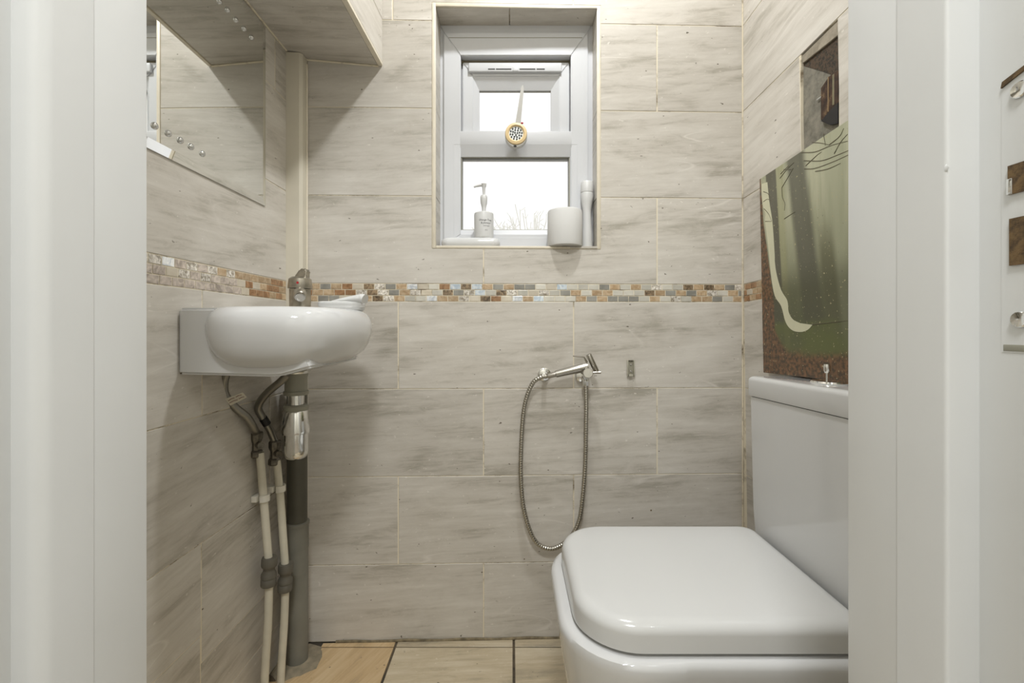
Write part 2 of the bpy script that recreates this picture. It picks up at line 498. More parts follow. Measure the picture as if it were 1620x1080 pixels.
# edge trims round the opening
def edge_trim(x0, x1, z0, z1):
    bm = bmesh.new(); add_box(bm, (x0, -0.0012, z0), (x1, 0.006, z1), 0.0015, 2)
    o = bm_obj('edge_trim', bm, M_trim, wb, 40); mm = MB.copy(); mm.translation -= wb.location; o.matrix_basis = mm
edge_trim(HX0-TR+0.001, HX0, HZ0-0.008, HZ1+TR-0.001); edge_trim(HX1, HX1+TR-0.001, HZ0-0.008, HZ1+TR-0.001)
edge_trim(HX0, HX1, HZ1, HZ1+TR-0.001); edge_trim(HX0, HX1, HZ0-0.0075, HZ0)
bm = bmesh.new(); add_box(bm, (XR-0.004, -0.0008, -0.89), (XR-0.0002, 0.005, zt))
o = bm_obj('corner_grout', bm, M_grout, wb); mm = MB.copy(); mm.translation -= wb.location; o.matrix_basis = mm
# dirty sealant line along the floor joint
tube('floor_sealant', [Vector((x, yb(x)-0.002, 0.001+0.0015*math.sin(x*37))) for x in [(-0.5+0.05*i) for i in range(20)]], 0.0042, M_mould, wb, 8)

# ---- mosaic band
def mosaic_mat(name, c1, c2, rough, sc=60, metal=0.0):
    m, N, L, B = new_mat(name)
    tc = N.new('ShaderNodeTexCoord'); oi = N.new('ShaderNodeObjectInfo')
    mul = N.new('ShaderNodeVectorMath'); mul.operation = 'SCALE'; mul.inputs[0].default_value = (9, 5, 13); L.new(oi.outputs['Random'], mul.inputs['Scale'])
    add = N.new('ShaderNodeVectorMath'); L.new(tc.outputs['Object'], add.inputs[0]); L.new(mul.outputs[0], add.inputs[1])
    n = N.new('ShaderNodeTexNoise'); n.inputs['Scale'].default_value = sc; n.inputs['Detail'].default_value = 5; n.inputs['Distortion'].default_value = 1.2
    L.new(add.outputs[0], n.inputs['Vector'])
    cr = N.new('ShaderNodeValToRGB'); e = cr.color_ramp.elements
    e[0].position = 0.36; e[0].color = c1; e[1].position = 0.64; e[1].color = c2
    L.new(n.outputs['Fac'], cr.inputs['Fac'])
    hv = N.new('ShaderNodeHueSaturation'); vr = N.new('ShaderNodeMapRange'); vr.inputs['To Min'].default_value = 0.85; vr.inputs['To Max'].default_value = 1.12
    L.new(oi.outputs['Random'], vr.inputs['Value']); L.new(vr.outputs[0], hv.inputs['Value']); L.new(cr.outputs['Color'], hv.inputs['Color'])
    L.new(hv.outputs['Color'], B.inputs['Base Color'])
    B.inputs['Roughness'].default_value = rough; B.inputs['Metallic'].default_value = metal
    return m
MO = dict(
    rust=mosaic_mat('mosaic_rust', S(138, 102, 70), S(178, 140, 104), 0.3),
    tan=mosaic_mat('mosaic_tan', S(172, 144, 110), S(200, 178, 148), 0.3),
    cream=mosaic_mat('mosaic_cream', S(196, 185, 165), S(212, 203, 186), 0.35, 20),
    grey=mosaic_mat('mosaic_grey_glass', S(140, 138, 130), S(160, 158, 150), 0.12, 20),
    dark=mosaic_mat('mosaic_dark_shell', S(84, 72, 58), S(160, 138, 110), 0.22, 90),
    pearl=mosaic_mat('mosaic_pearl', S(198, 204, 210), S(246, 246, 244), 0.12, 70),
    shell=mosaic_mat('mosaic_shell', S(150, 140, 124), S(240, 234, 224), 0.15, 110),
    pale=mosaic_mat('mosaic_pale_grey', S(196, 192, 180), S(210, 206, 194), 0.25, 20),
    blue=mosaic_mat('mosaic_sky_pearl', S(186, 200, 212), S(232, 238, 240), 0.1, 60),
    pink=mosaic_mat('mosaic_pinkish', S(160, 148, 138), S(206, 194, 182), 0.3, 70))
def pick(zone):
    t = {'warm': ['rust', 'rust', 'tan', 'tan', 'cream', 'cream', 'grey', 'dark', 'shell'],
         'mid': ['tan', 'rust', 'cream', 'pearl', 'grey', 'shell', 'dark', 'blue', 'pale', 'cream'],
         'cool': ['pale', 'pale', 'pale', 'grey', 'grey', 'tan', 'blue', 'shell'],
         'cool2': ['grey', 'grey', 'tan', 'tan', 'dark', 'pale', 'shell', 'pale'],
         'pinky': ['pink', 'pink', 'pink', 'cream', 'dark', 'tan', 'pink', 'pearl', 'shell'],
         'orange': ['rust', 'rust', 'tan', 'cream', 'tan']}[zone]
    return MO[random.choice(t)]
def mosaic(M, s0, s1, parent, zone, zb=0.0764, zt_=0.1274):
    ph = (zt_-zb)/3; pw = 0.0307
    for r in range(3):
        sh = (0.0, 0.0155, 0.006)[r]
        k = -1
        while True:
            a = s0+k*pw+sh; b = a+pw; k += 1
            if a >= s1: break
            a2, b2 = max(a, s0), min(b, s1)
            if b2-a2 < 0.005: continue
            tile('mosaic_tile', rect(a2+0.0011, b2-0.0011, zb+r*ph+0.0011, zb+(r+1)*ph-0.0011), M, pick(zone((a+b)/2)), parent, t=0.005, ch=0.0006)
random.seed(21)
def zone_b(s):
    if s < -0.30: return 'warm'
    if s < 0.0: return 'mid' 
    if s < 0.22: return 'cool' if random.random() < 0.75 else 'mid'
    return 'cool2'
mosaic(MB, -0.583, XR-0.004, wb, zone_b)

# ---- left wall
wl = empty('wall_left', (XL-0.05, 0.9, 0), 'left wall of beige stone tiles with a pinkish mosaic band', 'wall', kind='structure')
box('grout_bed', (XL-0.08, YH, 0), (XL-GD, 1.50, ZC), M_grout, wl)
YE = 1.288
lrows = [(0.629, 0.884, [0.70, 1.20]), (0.378, 0.629, [0.92]), (0.1295, 0.378, [0.67]), (-0.1763, 0.077, [0.9175]), (-0.432, -0.1763, [0.667, 1.172]), ]
for z0, z1, js in lrows:
    e = [YF]+js+[YE]
    for a, b in zip(e[:-1], e[1:]): tile('wall_tile', rect(a+gv, b-gv, z0+gh, z1-gh), ML, M_tile, wl)
for (a, b, z0, z1) in ((YF, 0.9155, -0.617, -0.432), (0.9155, YE, -0.6735, -0.432), (YF, 0.913, -0.892, -0.617), (0.913, YE, -0.790, -0.6735), (0.913, YE, -0.892, -0.790), (YF, YE, 0.884, ZC-CAMH)):
    tile('wall_tile', rect(a+gv, b-gv, z0+gh, z1-gh), ML, M_tile, wl)
def zone_l(s): return 'pinky' if s < 1.04 else 'orange'
mosaic(ML, 0.56, YE-0.02, wl, zone_l, 0.077, 0.1295)

# ---- right wall (with the untiled recess)
wr = empty('wall_right', (XR+0.05, 0.9, 0), 'right wall of beige stone tiles with an open untiled recess', 'wall', kind='structure')
RY0, RY1 = 0.941, 1.0648            # recess along the wall
RZ0, RZ1 = 0.33, 0.642
bm = bmesh.new()
X0, X1 = XR+GD, XR+0.12
add_box(bm, (X0, YH, 0), (X1, RY0, ZC)); add_box(bm, (X0, RY1, 0), (X1, 1.50, ZC))
add_box(bm, (X0, RY0, 0), (X1, RY1, CAMH+RZ0)); add_box(bm, (X0, RY0, CAMH+RZ1), (X1, RY1, ZC))
loc_obj('grout_bed', bm, M_grout, wr)
def rs(y): return 1.326-y          # plane coordinate on the right wall
send = rs(YF)
rr = [(0.883, 1.135, [0.50]), (0.632, 0.883, [0.55]), (0.1274, 0.378, [0.55]), (-0.1735, 0.0764, [0.30]), (-0.4235, -0.1735, [0.53]), (-0.674, -0.4235, [0.3]), (-0.872, -0.674, [0.53]), (1.135, 1.42, [0.4])]
for z0, z1, js in rr:
    e = [0.002]+js+[send]
    for a, b in zip(e[:-1], e[1:]): tile('wall_tile', rect(a+gv, b-gv, z0+gh, z1-gh), MR, M_tile, wr)
a, b, c, d = 0.002+gv, rs(RY1)+TILT*0.5, rs(RY0)+TILT*0.5, 0.50      # the courses lean by TILT at this height
z0, z1 = 0.378+gh, 0.632-gh
tile('wall_tile', rect(a, b-0.0022, z0, z1), MR, M_tile, wr)
tile('cut_tile_edge', rect(b-0.0020, b-0.0002, z0, z1), MR, M_trim, wr, ch=0.0006)
tile('wall_tile', rect(c+0.0005, d-gv, z0, z1), MR, M_tile, wr)
tile('wall_tile', rect(d+gv, send, z0, z1), MR, M_tile, wr)
random.seed(4)
mosaic(MR, 0.004, 0.25, wr, lambda s: 'orange')
def mottled(name, ramp, scale=22, bump=0.5, rough=0.8):
    m, N, L, B = new_mat(name)
    tc = N.new('ShaderNodeTexCoord'); n = N.new('ShaderNodeTexNoise'); n.inputs['Scale'].default_value = scale; n.inputs['Detail'].default_value = 8; n.inputs['Roughness'].default_value = 0.75
    L.new(tc.outputs['Object'], n.inputs['Vector'])
    cr = N.new('ShaderNodeValToRGB'); e = cr.color_ramp.elements
    e[0].position, e[0].color = ramp[0]; e[1].position, e[1].color = ramp[-1]
    for p, c in ramp[1:-1]: e.new(p).color = c
    L.new(n.outputs['Fac'], cr.inputs['Fac']); L.new(cr.outputs['Color'], B.inputs['Base Color']); B.inputs['Roughness'].default_value = rough
    bp = N.new('ShaderNodeBump'); bp.inputs['Strength'].default_value = bump; bp.inputs['Distance'].default_value = 0.003
    L.new(n.outputs['Fac'], bp.inputs['Height']); L.new(bp.outputs['Normal'], B.inputs['Normal'])
    return m
M_plaster = mottled('bare_grey_plaster', [(0.3, S(84, 80, 72)), (0.5, S(124, 120, 108)), (0.7, S(148, 142, 128))], 26)
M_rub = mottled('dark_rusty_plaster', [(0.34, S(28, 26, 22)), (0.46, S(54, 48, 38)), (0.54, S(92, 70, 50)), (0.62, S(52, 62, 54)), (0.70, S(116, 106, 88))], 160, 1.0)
M_rust = mottled('rusted_metal', [(0.35, S(30, 20, 14)), (0.55, S(74, 52, 36)), (0.66, S(120, 98, 70)), (0.75, S(40, 26, 18))], 45)
M_wood = mottled('bare_grey_wood', [(0.3, S(110, 102, 88)), (0.7, S(172, 162, 144))], 18)
def rpoly(nm, pts, x0, x1, mat, par, bev=0.0):
    return prism(nm, [(x0, y, CAMH+h) for y, h in pts], (x1-x0, 0, 0), mat, par, bev)
rpoly('recess_back', [(RY1+0.002, RZ0), (RY0-0.002, RZ0), (RY0-0.002, 0.513), (1.0, 0.563), (RY1+0.002, 0.614)], XR+0.007, XR+0.09, M_plaster, wr)
rpoly('recess_upper_back', [(RY1+0.002, 0.6145), (1.0, 0.5635), (RY0-0.002, 0.5135), (RY0-0.002, RZ1), (RY1+0.002, RZ1)], XR+0.0075, XR+0.09, M_rub, wr)
prism('recess_lintel', [(XR+0.0035, RY0+0.001, CAMH+0.6415), (XR+0.0035, RY1-0.001, CAMH+0.6375), (XR+0.0035, RY1-0.001, CAMH+0.618), (XR+0.0035, RY0+0.001, CAMH+0.609)], (0.0045, 0, 0), M_wood, wr, 0.001)

# ---- front wall, soffit and boxing
wf = empty('wall_front', (0, 0.37, 0), 'white front wall around the doorway towards the hall', 'wall', kind='structure')
DXL, DXR, DZ = -0.440, 0.414, 2.04
box('wall_panel', (XL-0.6, YH, 0), (DXL, YF, ZC), M_wallpaint, wf)
box('wall_panel', (DXR, YH, 0), (XR+0.6, YF, ZC), M_wallpaint, wf)
box('wall_panel', (DXL, YH, DZ), (DXR, YF, ZC), M_wallpaint, wf)

# ---- hall behind the camera (seen only in reflections)
HY0, HX = -1.05, 0.95
hl = empty('wall_hall', (0, -0.4, 0), 'white hall walls behind the camera', 'wall', kind='structure')
box('wall_panel', (-HX-0.1, HY0, 0), (-HX, YH, 2.4), M_wallpaint, hl)
box('wall_panel', (HX, HY0, 0), (HX+0.1, YH, 2.4), M_wallpaint, hl)
box('wall_panel', (-HX-0.1, HY0-0.1, 0), (HX+0.1, HY0, 2.4), M_wallpaint, hl)
hf = box('floor_hall', (-HX-0.1, HY0-0.1, -0.1), (HX+0.1, YH, -0.0025), plain('hall_carpet', S(150, 140, 126), 0.95, noise=0.15, nscale=80))
tag(hf, 'plain beige hall floor behind the camera', 'floor', kind='structure')
hc = box('ceiling_hall', (-HX-0.1, HY0-0.1, 2.4), (HX+0.1, YH, 2.46), M_wallpaint)
tag(hc, 'plain white hall ceiling behind the camera', 'ceiling', kind='structure')

so = empty('wall_soffit', (-0.5, 0.9, CAMH+0.75), 'tiled overhead boxing running along the top of the left wall', 'boxing', kind='structure')
def ex_(y): return -0.3698-0.0278*(1.2987-y)
zl, zr = CAMH+0.766, CAMH+0.7475
bm = bmesh.new()
sec = lambda y: [Vector((XL, y, zl+GD)), Vector((ex_(y)-GD, y, zr+GD)), Vector((ex_(y)-GD, y, ZC)), Vector((XL, y, ZC))]
add_loft(bm, [sec(YF), sec(yb(-0.4)+0.001)])
loc_obj('grout_bed', bm, M_grout, so)
exu = Vector((ex_(0.9)-XL, 0, zr-zl)).normalized(); eyu = Vector((0, -1, 0))
MU = basis((XL, 0, zl), exu, eyu)
wu = lambda y: (ex_(y)-XL)
for y0, y1 in ((YF, 0.80), (0.803, 1.292)):
    tile('wall_tile', [(0.003, -y1), (wu(y1)-0.012, -y1), (wu(y0)-0.012, -y0), (0.003, -y0)], MU, M_tile, so, t=0.006)
dr = Vector((0.0278, 1, 0)).normalized()
MS = basis((ex_(0), 0, CAMH), dr, (0, 0, 1))
for z0, z1 in ((0.7475+0.011, 0.88), (0.882, 1.132), (1.134, 1.487)):
    tile('wall_tile', rect(YF, 1.2985, z0, z1), MS, M_tile, so, t=0.006)
prism('edge_trim', [(ex_(YF)-0.0115, YF, zr-0.0012), (ex_(YF)+0.0012, YF, zr-0.0012), (ex_(YF)+0.0012, YF, zr+0.010), (ex_(YF)-0.0115, YF, zr+0.010)], (ex_(1.2975)-ex_(YF), 1.2975-YF, 0), M_trim, so, 0.0015)
tube('wall_seam', [Vector((XL+0.002, y, zl-0.001)) for y in (YF, 0.8, 1.0, 1.255)], 0.0028, M_grout, so, 8)
tube('back_seam', [Vector((x, yb(x)-0.001, CAMH+0.7655-0.0735*(x-XL)-0.001)) for x in (-0.585, -0.5, -0.45, -0.38)], 0.0028, M_grout, so, 8)

tr = prism('trim_1', [(XL, 1.256, 0.001), (-0.5885, 1.258, 0.001), (-0.5815, 1.265, 0.001), (-0.5815, 1.30, 0.001), (XL, 1.30, 0.001)], (0, 0, zl-0.004-0.001), M_boxing, None)
tag(tr, 'narrow beige painted pipe boxing standing in the left corner', 'trim', kind='structure')
tube('sealant_bead', [Vector((-0.5805, 1.289, z)) for z in (0.01, 0.8, zl-0.02)], 0.0028, M_trim, tr, 8)

# ------------------------------------------------------------------ door frame
do = empty('door_1', (0, 0.37, 0), 'white gloss painted door frame around the view', 'door frame', kind='structure')
def jamb(sgn, xin, xreb, xout, yst=0.370, yseam=0.4175):
    def bx(nm, xa, xb, ya, yb_, bev):
        lo, hi = min(sgn*xa, sgn*xb), max(sgn*xa, sgn*xb)
        return box(nm, (lo, ya, 0), (hi, yb_, DZ), M_paint, do, bev, 3)
    bx('lining', xreb, xout, YH-0.004, YF, 0.002)
    bx('frame_board', xin+0.0008, xreb+0.002, yseam, YF, 0.0012)
    r_ = 0.012 if sgn < 0 else 0.003
    x0_, x1_ = sorted((sgn*xin, sgn*(xreb+0.002)))
    out = rrect(x0_, x1_, yst, yseam+0.0005, (r_ if sgn > 0 else 0.0005, r_ if sgn < 0 else 0.0005, 0.0005, 0.0005), 6)
    bm = bmesh.new(); add_loft(bm, [[Vector((x, y, 0.0)) for x, y in out], [Vector((x, y, DZ)) for x, y in out]])
    loc_obj('door_stop', bm, M_paint, do, 35)
jamb(-1, 0.384, 0.4075, 0.440)
jamb(1, 0.3533, 0.380, 0.414)
box('head', (-0.4075, YH-0.004, DZ-0.03), (0.38, YF, DZ), M_paint, do, 0.002)
for xa, xb in ((-0.50, -0.425), (0.40, 0.475)):
    box('architrave', (xa, YH-0.02, 0), (xb, YH, 2.1), M_paint, do, 0.004)
sp = box('strike_plate', (0.3797, 0.3335, CAMH-0.019), (0.3805, 0.3535, CAMH+0.190), M_paint, do, 0.0004, 1)
M_hole = mottled('raw_wood_mortice', [(0.35, S(58, 44, 30)), (0.6, S(120, 96, 62)), (0.75, S(84, 66, 44))], 120)
box('latch_hole', (0.3780, 0.330, CAMH+0.1015), (0.3795, 0.3472, CAMH+0.1235), M_hole, sp)
box('latch_lip', (0.3772, 0.3435, CAMH+0.1015), (0.3792, 0.3478, CAMH+0.1135), M_chrome, sp, 0.0006)
box('bolt_hole', (0.3780, 0.330, CAMH+0.0475), (0.3795, 0.3462, CAMH+0.083), M_hole, sp)
for z in (0.178, 0.0065):
    lathe('screw', [(0.0001, 0), (0.0062, 0.0002), (0.0055, 0.0010), (0.0026, 0.0004), (0.0001, 0.0002)], (0.3784, 0.3395, CAMH+z), M_chrome, sp, (-1, 0, 0), 16)
prism('plate_notch', [(0.3783, 0.3525, CAMH+0.1855), (0.3783, 0.332, CAMH+0.1925), (0.3783, 0.332, CAMH+0.1955), (0.3783, 0.3515, CAMH+0.190)], (0.0015, 0, 0), M_hole, sp)
box('notch_shade', (0.3793, 0.330, CAMH-0.0175), (0.3799, 0.3515, CAMH-0.0125), M_greypl, sp, 0.0003)  # grey strip: shadow of the plate's bottom notch put in as colour
# blobs of filler on the right jamb
bm = bmesh.new()
def blob(bm, c, r, n=12):
    rad = bmesh.ops.create_icosphere(bm, subdivisions=2, radius=1.0)['verts']
    for v in rad:
        k = 0.8+0.4*random.random(); v.co = Vector(c)+Vector((v.co.x*r*0.16, v.co.y*r*k, v.co.z*r*k))
for px, py in ((1480, 421), (1492, 268)):
    y = 0.3533*F/(px-810); blob(bm, P(px, py, y)+Vector((0.0007, 0, 0)), 0.004)
loc_obj('filler_blob', bm, M_paint, do, 60)

# ------------------------------------------------------------------ window
wi = empty('window_1', (0.0135, YW, CAMH+HZ0), 'small white plastic framed window with top vent light', 'window', kind='structure')
kw = YW/F
def wx(px): return (px-810)*kw
def wz(py): return CAMH+(HOR-py)*kw
def ring_frame(name, px0, px1, py0, py1, ix0, ix1, iy0, iy1, y0, y1, par, mat=M_upvc, bev=0.0022, k=None):
    """four mitred bars as one part; y0 front, y1 back"""
    bm = bmesh.new()
    kk = kw if k is None else k
    f = lambda px, py, y: Vector(((px-810)*kk, y, CAMH+(HOR-py)*kk))
    O = [(px0, py0), (px1, py0), (px1, py1), (px0, py1)]; I = [(ix0, iy0), (ix1, iy0), (ix1, iy1), (ix0, iy1)]
    for i in range(4):
        j = (i+1) % 4
        q = [O[i], O[j], I[j], I[i]]
        a = [bm.verts.new(f(*p, y0)) for p in q]; b = [bm.verts.new(f(*p, y1)) for p in q]
        bm.faces.new(a); bm.faces.new(list(reversed(b)))
        for m in range(4): bm.faces.new((a[m], b[m], b[(m+1) % 4], a[(m+1) % 4]))
    bmesh.ops.recalc_face_normals(bm, faces=bm.faces[:])
    es = [e for e in bm.edges if len(e.link_faces) == 2]
    bmesh.ops.bevel(bm, geom=es, offset=bev, segments=2, affect='EDGES', clamp_overlap=True)
    return loc_obj(name, bm, mat, par, 35)
# outer frame: wide sloping flange, then the flat frame
ring_frame('frame_flange', 692, 940, 33, 398, 703, 929, 53, 388, YW+0.004, YW+0.055, wi)
of = ring_frame('frame', 702, 930, 52.5, 392, 729, 903, 89, 371, YW-0.004, YW+0.055, wi)
box('frame_line', (wx(710), YW-0.0046, wz(61.6)), (wx(921), YW-0.003, wz(60.6)), M_greypl, of)
box('transom', (wx(727), YW-0.004, wz(230)), (wx(905), YW+0.055, wz(208)), M_upvc, wi, 0.002)
# lower fixed light: sloped bead + pane
bm = bmesh.new()
def slope_ring(bm, o, i, yo_, yi_):
    O = [(o[0], o[2]), (o[1], o[2]), (o[1], o[3]), (o[0], o[3])]; I = [(i[0], i[2]), (i[1], i[2]), (i[1], i[3]), (i[0], i[3])]
    for a in range(4):
        b = (a+1) % 4
        v = [bm.verts.new(Vector((wx(p[0]), y, wz(p[1])))) for p, y in ((O[a], yo_), (O[b], yo_), (I[b], yi_), (I[a], yi_))]
        w = [bm.verts.new(Vector((wx(p[0]), y, wz(p[1])))) for p, y in ((O[a], yi_+0.012), (O[b], yi_+0.012), (I[b], yi_+0.012), (I[a], yi_+0.012))]
        bm.faces.new(v); bm.faces.new(list(reversed(w)))
        for m in range(4): bm.faces.new((v[m], w[m], w[(m+1) % 4], v[(m+1) % 4]))
slope_ring(bm, (718, 913, 229, 377), (729, 902, 247, 363), YW-0.0045, YW+0.006)
loc_obj('glazing_bead', bm, M_upvc, wi)
ring_frame('gasket', 729, 902, 247, 363, 730.6, 900.4, 248.2, 362, YW+0.008, YW+0.014, wi, M_greypl, 0.0004)
ring_frame('spacer_bar', 729, 902, 246, 364, 731.5, 899.5, 251, 361, YW+0.018, YW+0.026, wi, M_upvc, 0.0004)
box('pane', (wx(729), YW+0.014, wz(363)), (wx(902), YW+0.018, wz(247)), M_glass, wi)
# upper opening sash, tilted open at the bottom
sash = empty('sash', (0, 0, 0), '', ''); del sash['label']; del sash['category']
sash.parent = wi; sash.location = Vector((wx(816), YW+0.014, wz(92)))-wi.location
def srf(name, *a, **k): return ring_frame(name, *a, **k)
s1 = ring_frame('sash_frame', 731, 901.5, 94.5, 208.5, 748, 885, 117, 205, YW+0.014, YW+0.05, sash)
bm = bmesh.new()
slope_ring(bm, (747, 886, 116, 205.5), (757, 873, 134.5, 200), YW+0.016, YW+0.032)
loc_obj('sash_bead', bm, M_upvc, sash)
box('pane', (wx(756), YW+0.040, wz(201)), (wx(874), YW+0.044, wz(134)), M_glass, sash)
box('gasket', (wx(757), YW+0.0385, wz(136)), (wx(873), YW+0.0398, wz(134)), M_greypl, sash)
box('gap_strip', (wx(729), YW+0.022, wz(94.5)), (wx(903), YW+0.05, wz(89)), plain('gap_strip', S(120, 112, 92), 0.7), wi)  # brown-grey strip filling the dark gap above the sash
tv = box('trickle_vent', (wx(741), YW+0.004, wz(112)), (wx(889), YW+0.015, wz(97.5)), M_upvc, sash, 0.003, 3)
for a, b in ((772, 783), (784.5, 809), (822, 847), (849, 862)):
    box('vent_slot', (wx(a), YW+0.0032, wz(109)), (wx(b), YW+0.0044, wz(107.4)), M_dkline, tv)
box('vent_catch', (wx(811), YW+0.0025, wz(111)), (wx(820), YW+0.0042, wz(105.5)), M_upvc, tv, 0.0006)
# espagnolette handle: long tapering lever on the transom
hd = prism('window_handle', [(wx(814.5), YW-0.028, wz(206)), (wx(823), YW-0.028, wz(206)), (wx(828.5), YW-0.028, wz(147)), (wx(827), YW-0.028, wz(141)), (wx(824.5), YW-0.028, wz(143))], (0, 0.009, 0), plain('grey_white_handle', S(186, 184, 178), 0.35), wi, 0.002, 2)
box('handle_base', (wx(812), YW-0.020, wz(216)), (wx(824), YW-0.003, wz(204)), M_whitepl, hd, 0.002)

# ------------------------------------------------------------------ ceiling lamp (out of frame, lights the room) and added hall fill lamp
m_dif, N, L, B = new_mat('lamp_diffuser'); B.inputs['Base Color'].default_value = (0.9, 0.9, 0.9, 1)
B.inputs['Emission Color'].default_value = LAMP_COL+(1,); B.inputs['Emission Strength'].default_value = 4.0
def ceiling_lamp(x, y, zc, watt, size, label):
    lp = empty('ceiling_lamp', (x, y, zc-0.05), label, 'lamp')
    k = size/0.236
    lathe('lamp_base', [(0.0001, 0), (0.135*k, 0), (0.135*k, -0.02), (0.12*k, -0.03), (0.0001, -0.03)], (x, y, zc), M_whitepl, lp, n=40)
    lathe('diffuser', [(0.0001, -0.03), (0.118*k, -0.03), (0.112*k, -0.038), (0.08*k, -0.046), (0.0001, -0.05)], (x, y, zc), m_dif, lp, n=40)
    ld = bpy.data.lights.new('lamp_light', 'AREA'); ld.shape = 'DISK'; ld.size = size*0.9; ld.energy = watt; ld.color = LAMP_COL
    lo = bpy.data.objects.new('lamp_light', ld); COL.objects.link(lo); lo.parent = lp; lo.location = (0, 0, -0.004)
ceiling_lamp(LAMP_POS[0], LAMP_POS[1], ZC, LAMP_W, 0.11, 'round white flush ceiling lamp above the view')
ceiling_lamp(0.0, -0.35, 2.4, HALL_FILL_W, 0.36, 'added round white fill lamp on the hall ceiling, unseen behind the camera')  # unseen lamp added in the hall as front fill

# ------------------------------------------------------------------ toilet
to = empty('toilet', (0.35, 0.8925, 0), 'white close-coupled toilet with closed square lid against the right wall', 'toilet')
def ring3(o, z): return [Vector((x, y, z)) for x, y in o]
def pan_ring(z, front, half, rf, back=0.655, cy=0.8925, rb=0.02):
    o = rrect(front, back, cy-half, cy+half, (rf, rb, rb, rf), 10)
    k = 11; d = 0.0045
    a, b, c, e = o[:k], o[k:2*k], o[2*k:3*k], o[3*k:]
    b = [(x, y+d) for x, y in b]; c = [(x, y-d) for x, y in c]
    o = a+[(0.262, cy-half), (0.270, cy-half+d)]+b+c+[(0.270, cy+half-d), (0.262, cy+half)]+e
    return ring3(o, CAMH+z)
bm = bmesh.new()
Rg = [pan_ring(-0.892, 0.165, 0.115, 0.09), pan_ring(-0.872, 0.160, 0.118, 0.09), pan_ring(-0.80, 0.140, 0.135, 0.10), pan_ring(-0.72, 0.116, 0.158, 0.11),
      pan_ring(-0.64, 0.099, 0.180, 0.12), pan_ring(-0.57, 0.088, 0.196, 0.125), pan_ring(-0.535, 0.0835, 0.202, 0.125), pan_ring(-0.524, 0.0835, 0.2025, 0.124),
      pan_ring(-0.516, 0.0865, 0.2000, 0.12), pan_ring(-0.5125, 0.094, 0.1925, 0.115), pan_ring(-0.5115, 0.12, 0.17, 0.10), pan_ring(-0.5115, 0.16, 0.13, 0.09, 0.47), pan_ring(-0.55, 0.17, 0.12, 0.09, 0.45), pan_ring(-0.68, 0.25, 0.06, 0.05, 0.40)]
add_loft(bm, Rg)
loc_obj('pan', bm, M_ceramic, to, 50)
# dark shadow-gap seat ring
def lid_ring(z, ins, rb=0.025):
    return ring3(rrect(0.1065+ins, 0.566-ins, 0.7065+ins, 1.0785-ins, (0.10-ins, rb, rb, 0.10-ins), 12), CAMH+z)
bm = bmesh.new()
add_loft(bm, [lid_ring(-0.511, 0.010), lid_ring(-0.507, 0.008), lid_ring(-0.502, 0.009)])
loc_obj('seat', bm, M_seatpl, to, 40)
bm = bmesh.new()
def arc(z0, r, k, tot=6):
    a = math.pi/2*k/tot; return z0-r+r*math.sin(a), r-r*math.cos(a)
Rg = [lid_ring(-0.502, 0.004), lid_ring(-0.5065, 0.0015), lid_ring(-0.5055, 0.0)]
top, rad = -0.4615, 0.018
for k in range(0, 7):
    z, ins = arc(top, rad, k); Rg.append(lid_ring(z, ins*1.25+0.0015, 0.025))
Rg.append(lid_ring(top+0.0015, 0.06, 0.02)); Rg.append(lid_ring(top+0.002, 0.09, 0.01))
add_loft(bm, Rg)
loc_obj('lid', bm, M_seatpl, to, 50)
for yy in (0.83, 0.955):
    lathe('hinge', [(0.0001, 0), (0.009, 0), (0.009, 0.022), (0.0001, 0.022)], (0.556, yy-0.011, CAMH-0.497), M_chrome, to, (0, 1, 0), 16)
def cis_ring(z, x0, x1, h, rf):
    return [Vector((x, y, CAMH+z+TILT*(1.10-y))) for x, y in rrect(x0, x1, 0.895-h, 0.895+h, (rf, 0.008, 0.008, rf), 6)]
bm = bmesh.new()
add_loft(bm, [cis_ring(-0.5115, 0.574, 0.668, 0.186, 0.014), cis_ring(-0.42, 0.571, 0.668, 0.193, 0.014), cis_ring(-0.163, 0.5695, 0.668, 0.202, 0.014)])
loc_obj('cistern', bm, M_ceramic, to, 50)
bm = bmesh.new()
add_loft(bm, [cis_ring(-0.1632, 0.572, 0.667, 0.199, 0.013), cis_ring(-0.1612, 0.572, 0.667, 0.199, 0.013)])
loc_obj('cistern_seam', bm, M_dkline, to, 50)
bm = bmesh.new()
Rg = [cis_ring(-0.1610, 0.5670, 0.669, 0.2045, 0.013), cis_ring(-0.1590, 0.5662, 0.669, 0.2053, 0.013)]
for k in range(0, 7):
    z, ins = arc(-0.1145, 0.011, k)
    Rg.append(cis_ring(z, 0.5662+ins, 0.669-ins*0.3, 0.2053-ins, 0.013))
add_loft(bm, Rg)
loc_obj('cistern_lid', bm, M_ceramic, to, 50)
zb_ = CAMH-0.1145+TILT*(1.10-0.893)
fb = lathe('flush_plate', [(0.0001, 0), (0.034, 0), (0.035, 0.003), (0.033, 0.006), (0.030, 0.0065), (0.027, 0.005), (0.0001, 0.005)], (0.6225, 0.893, zb_), M_chrome, to, n=36)
fb.scale = (0.9, 1, 1)
lathe('flush_knob', [(0.0001, 0), (0.0022, 0), (0.0022, 0.016), (0.0045, 0.017), (0.0062, 0.022), (0.0066, 0.030), (0.0055, 0.034), (0.0001, 0.035)], (0.623, 0.900, zb_+0.004), M_chrome, fb, n=18)
# side seam and chip marks of the pan
M_stain = plain('brown_chip', S(110, 84, 50), 0.6)

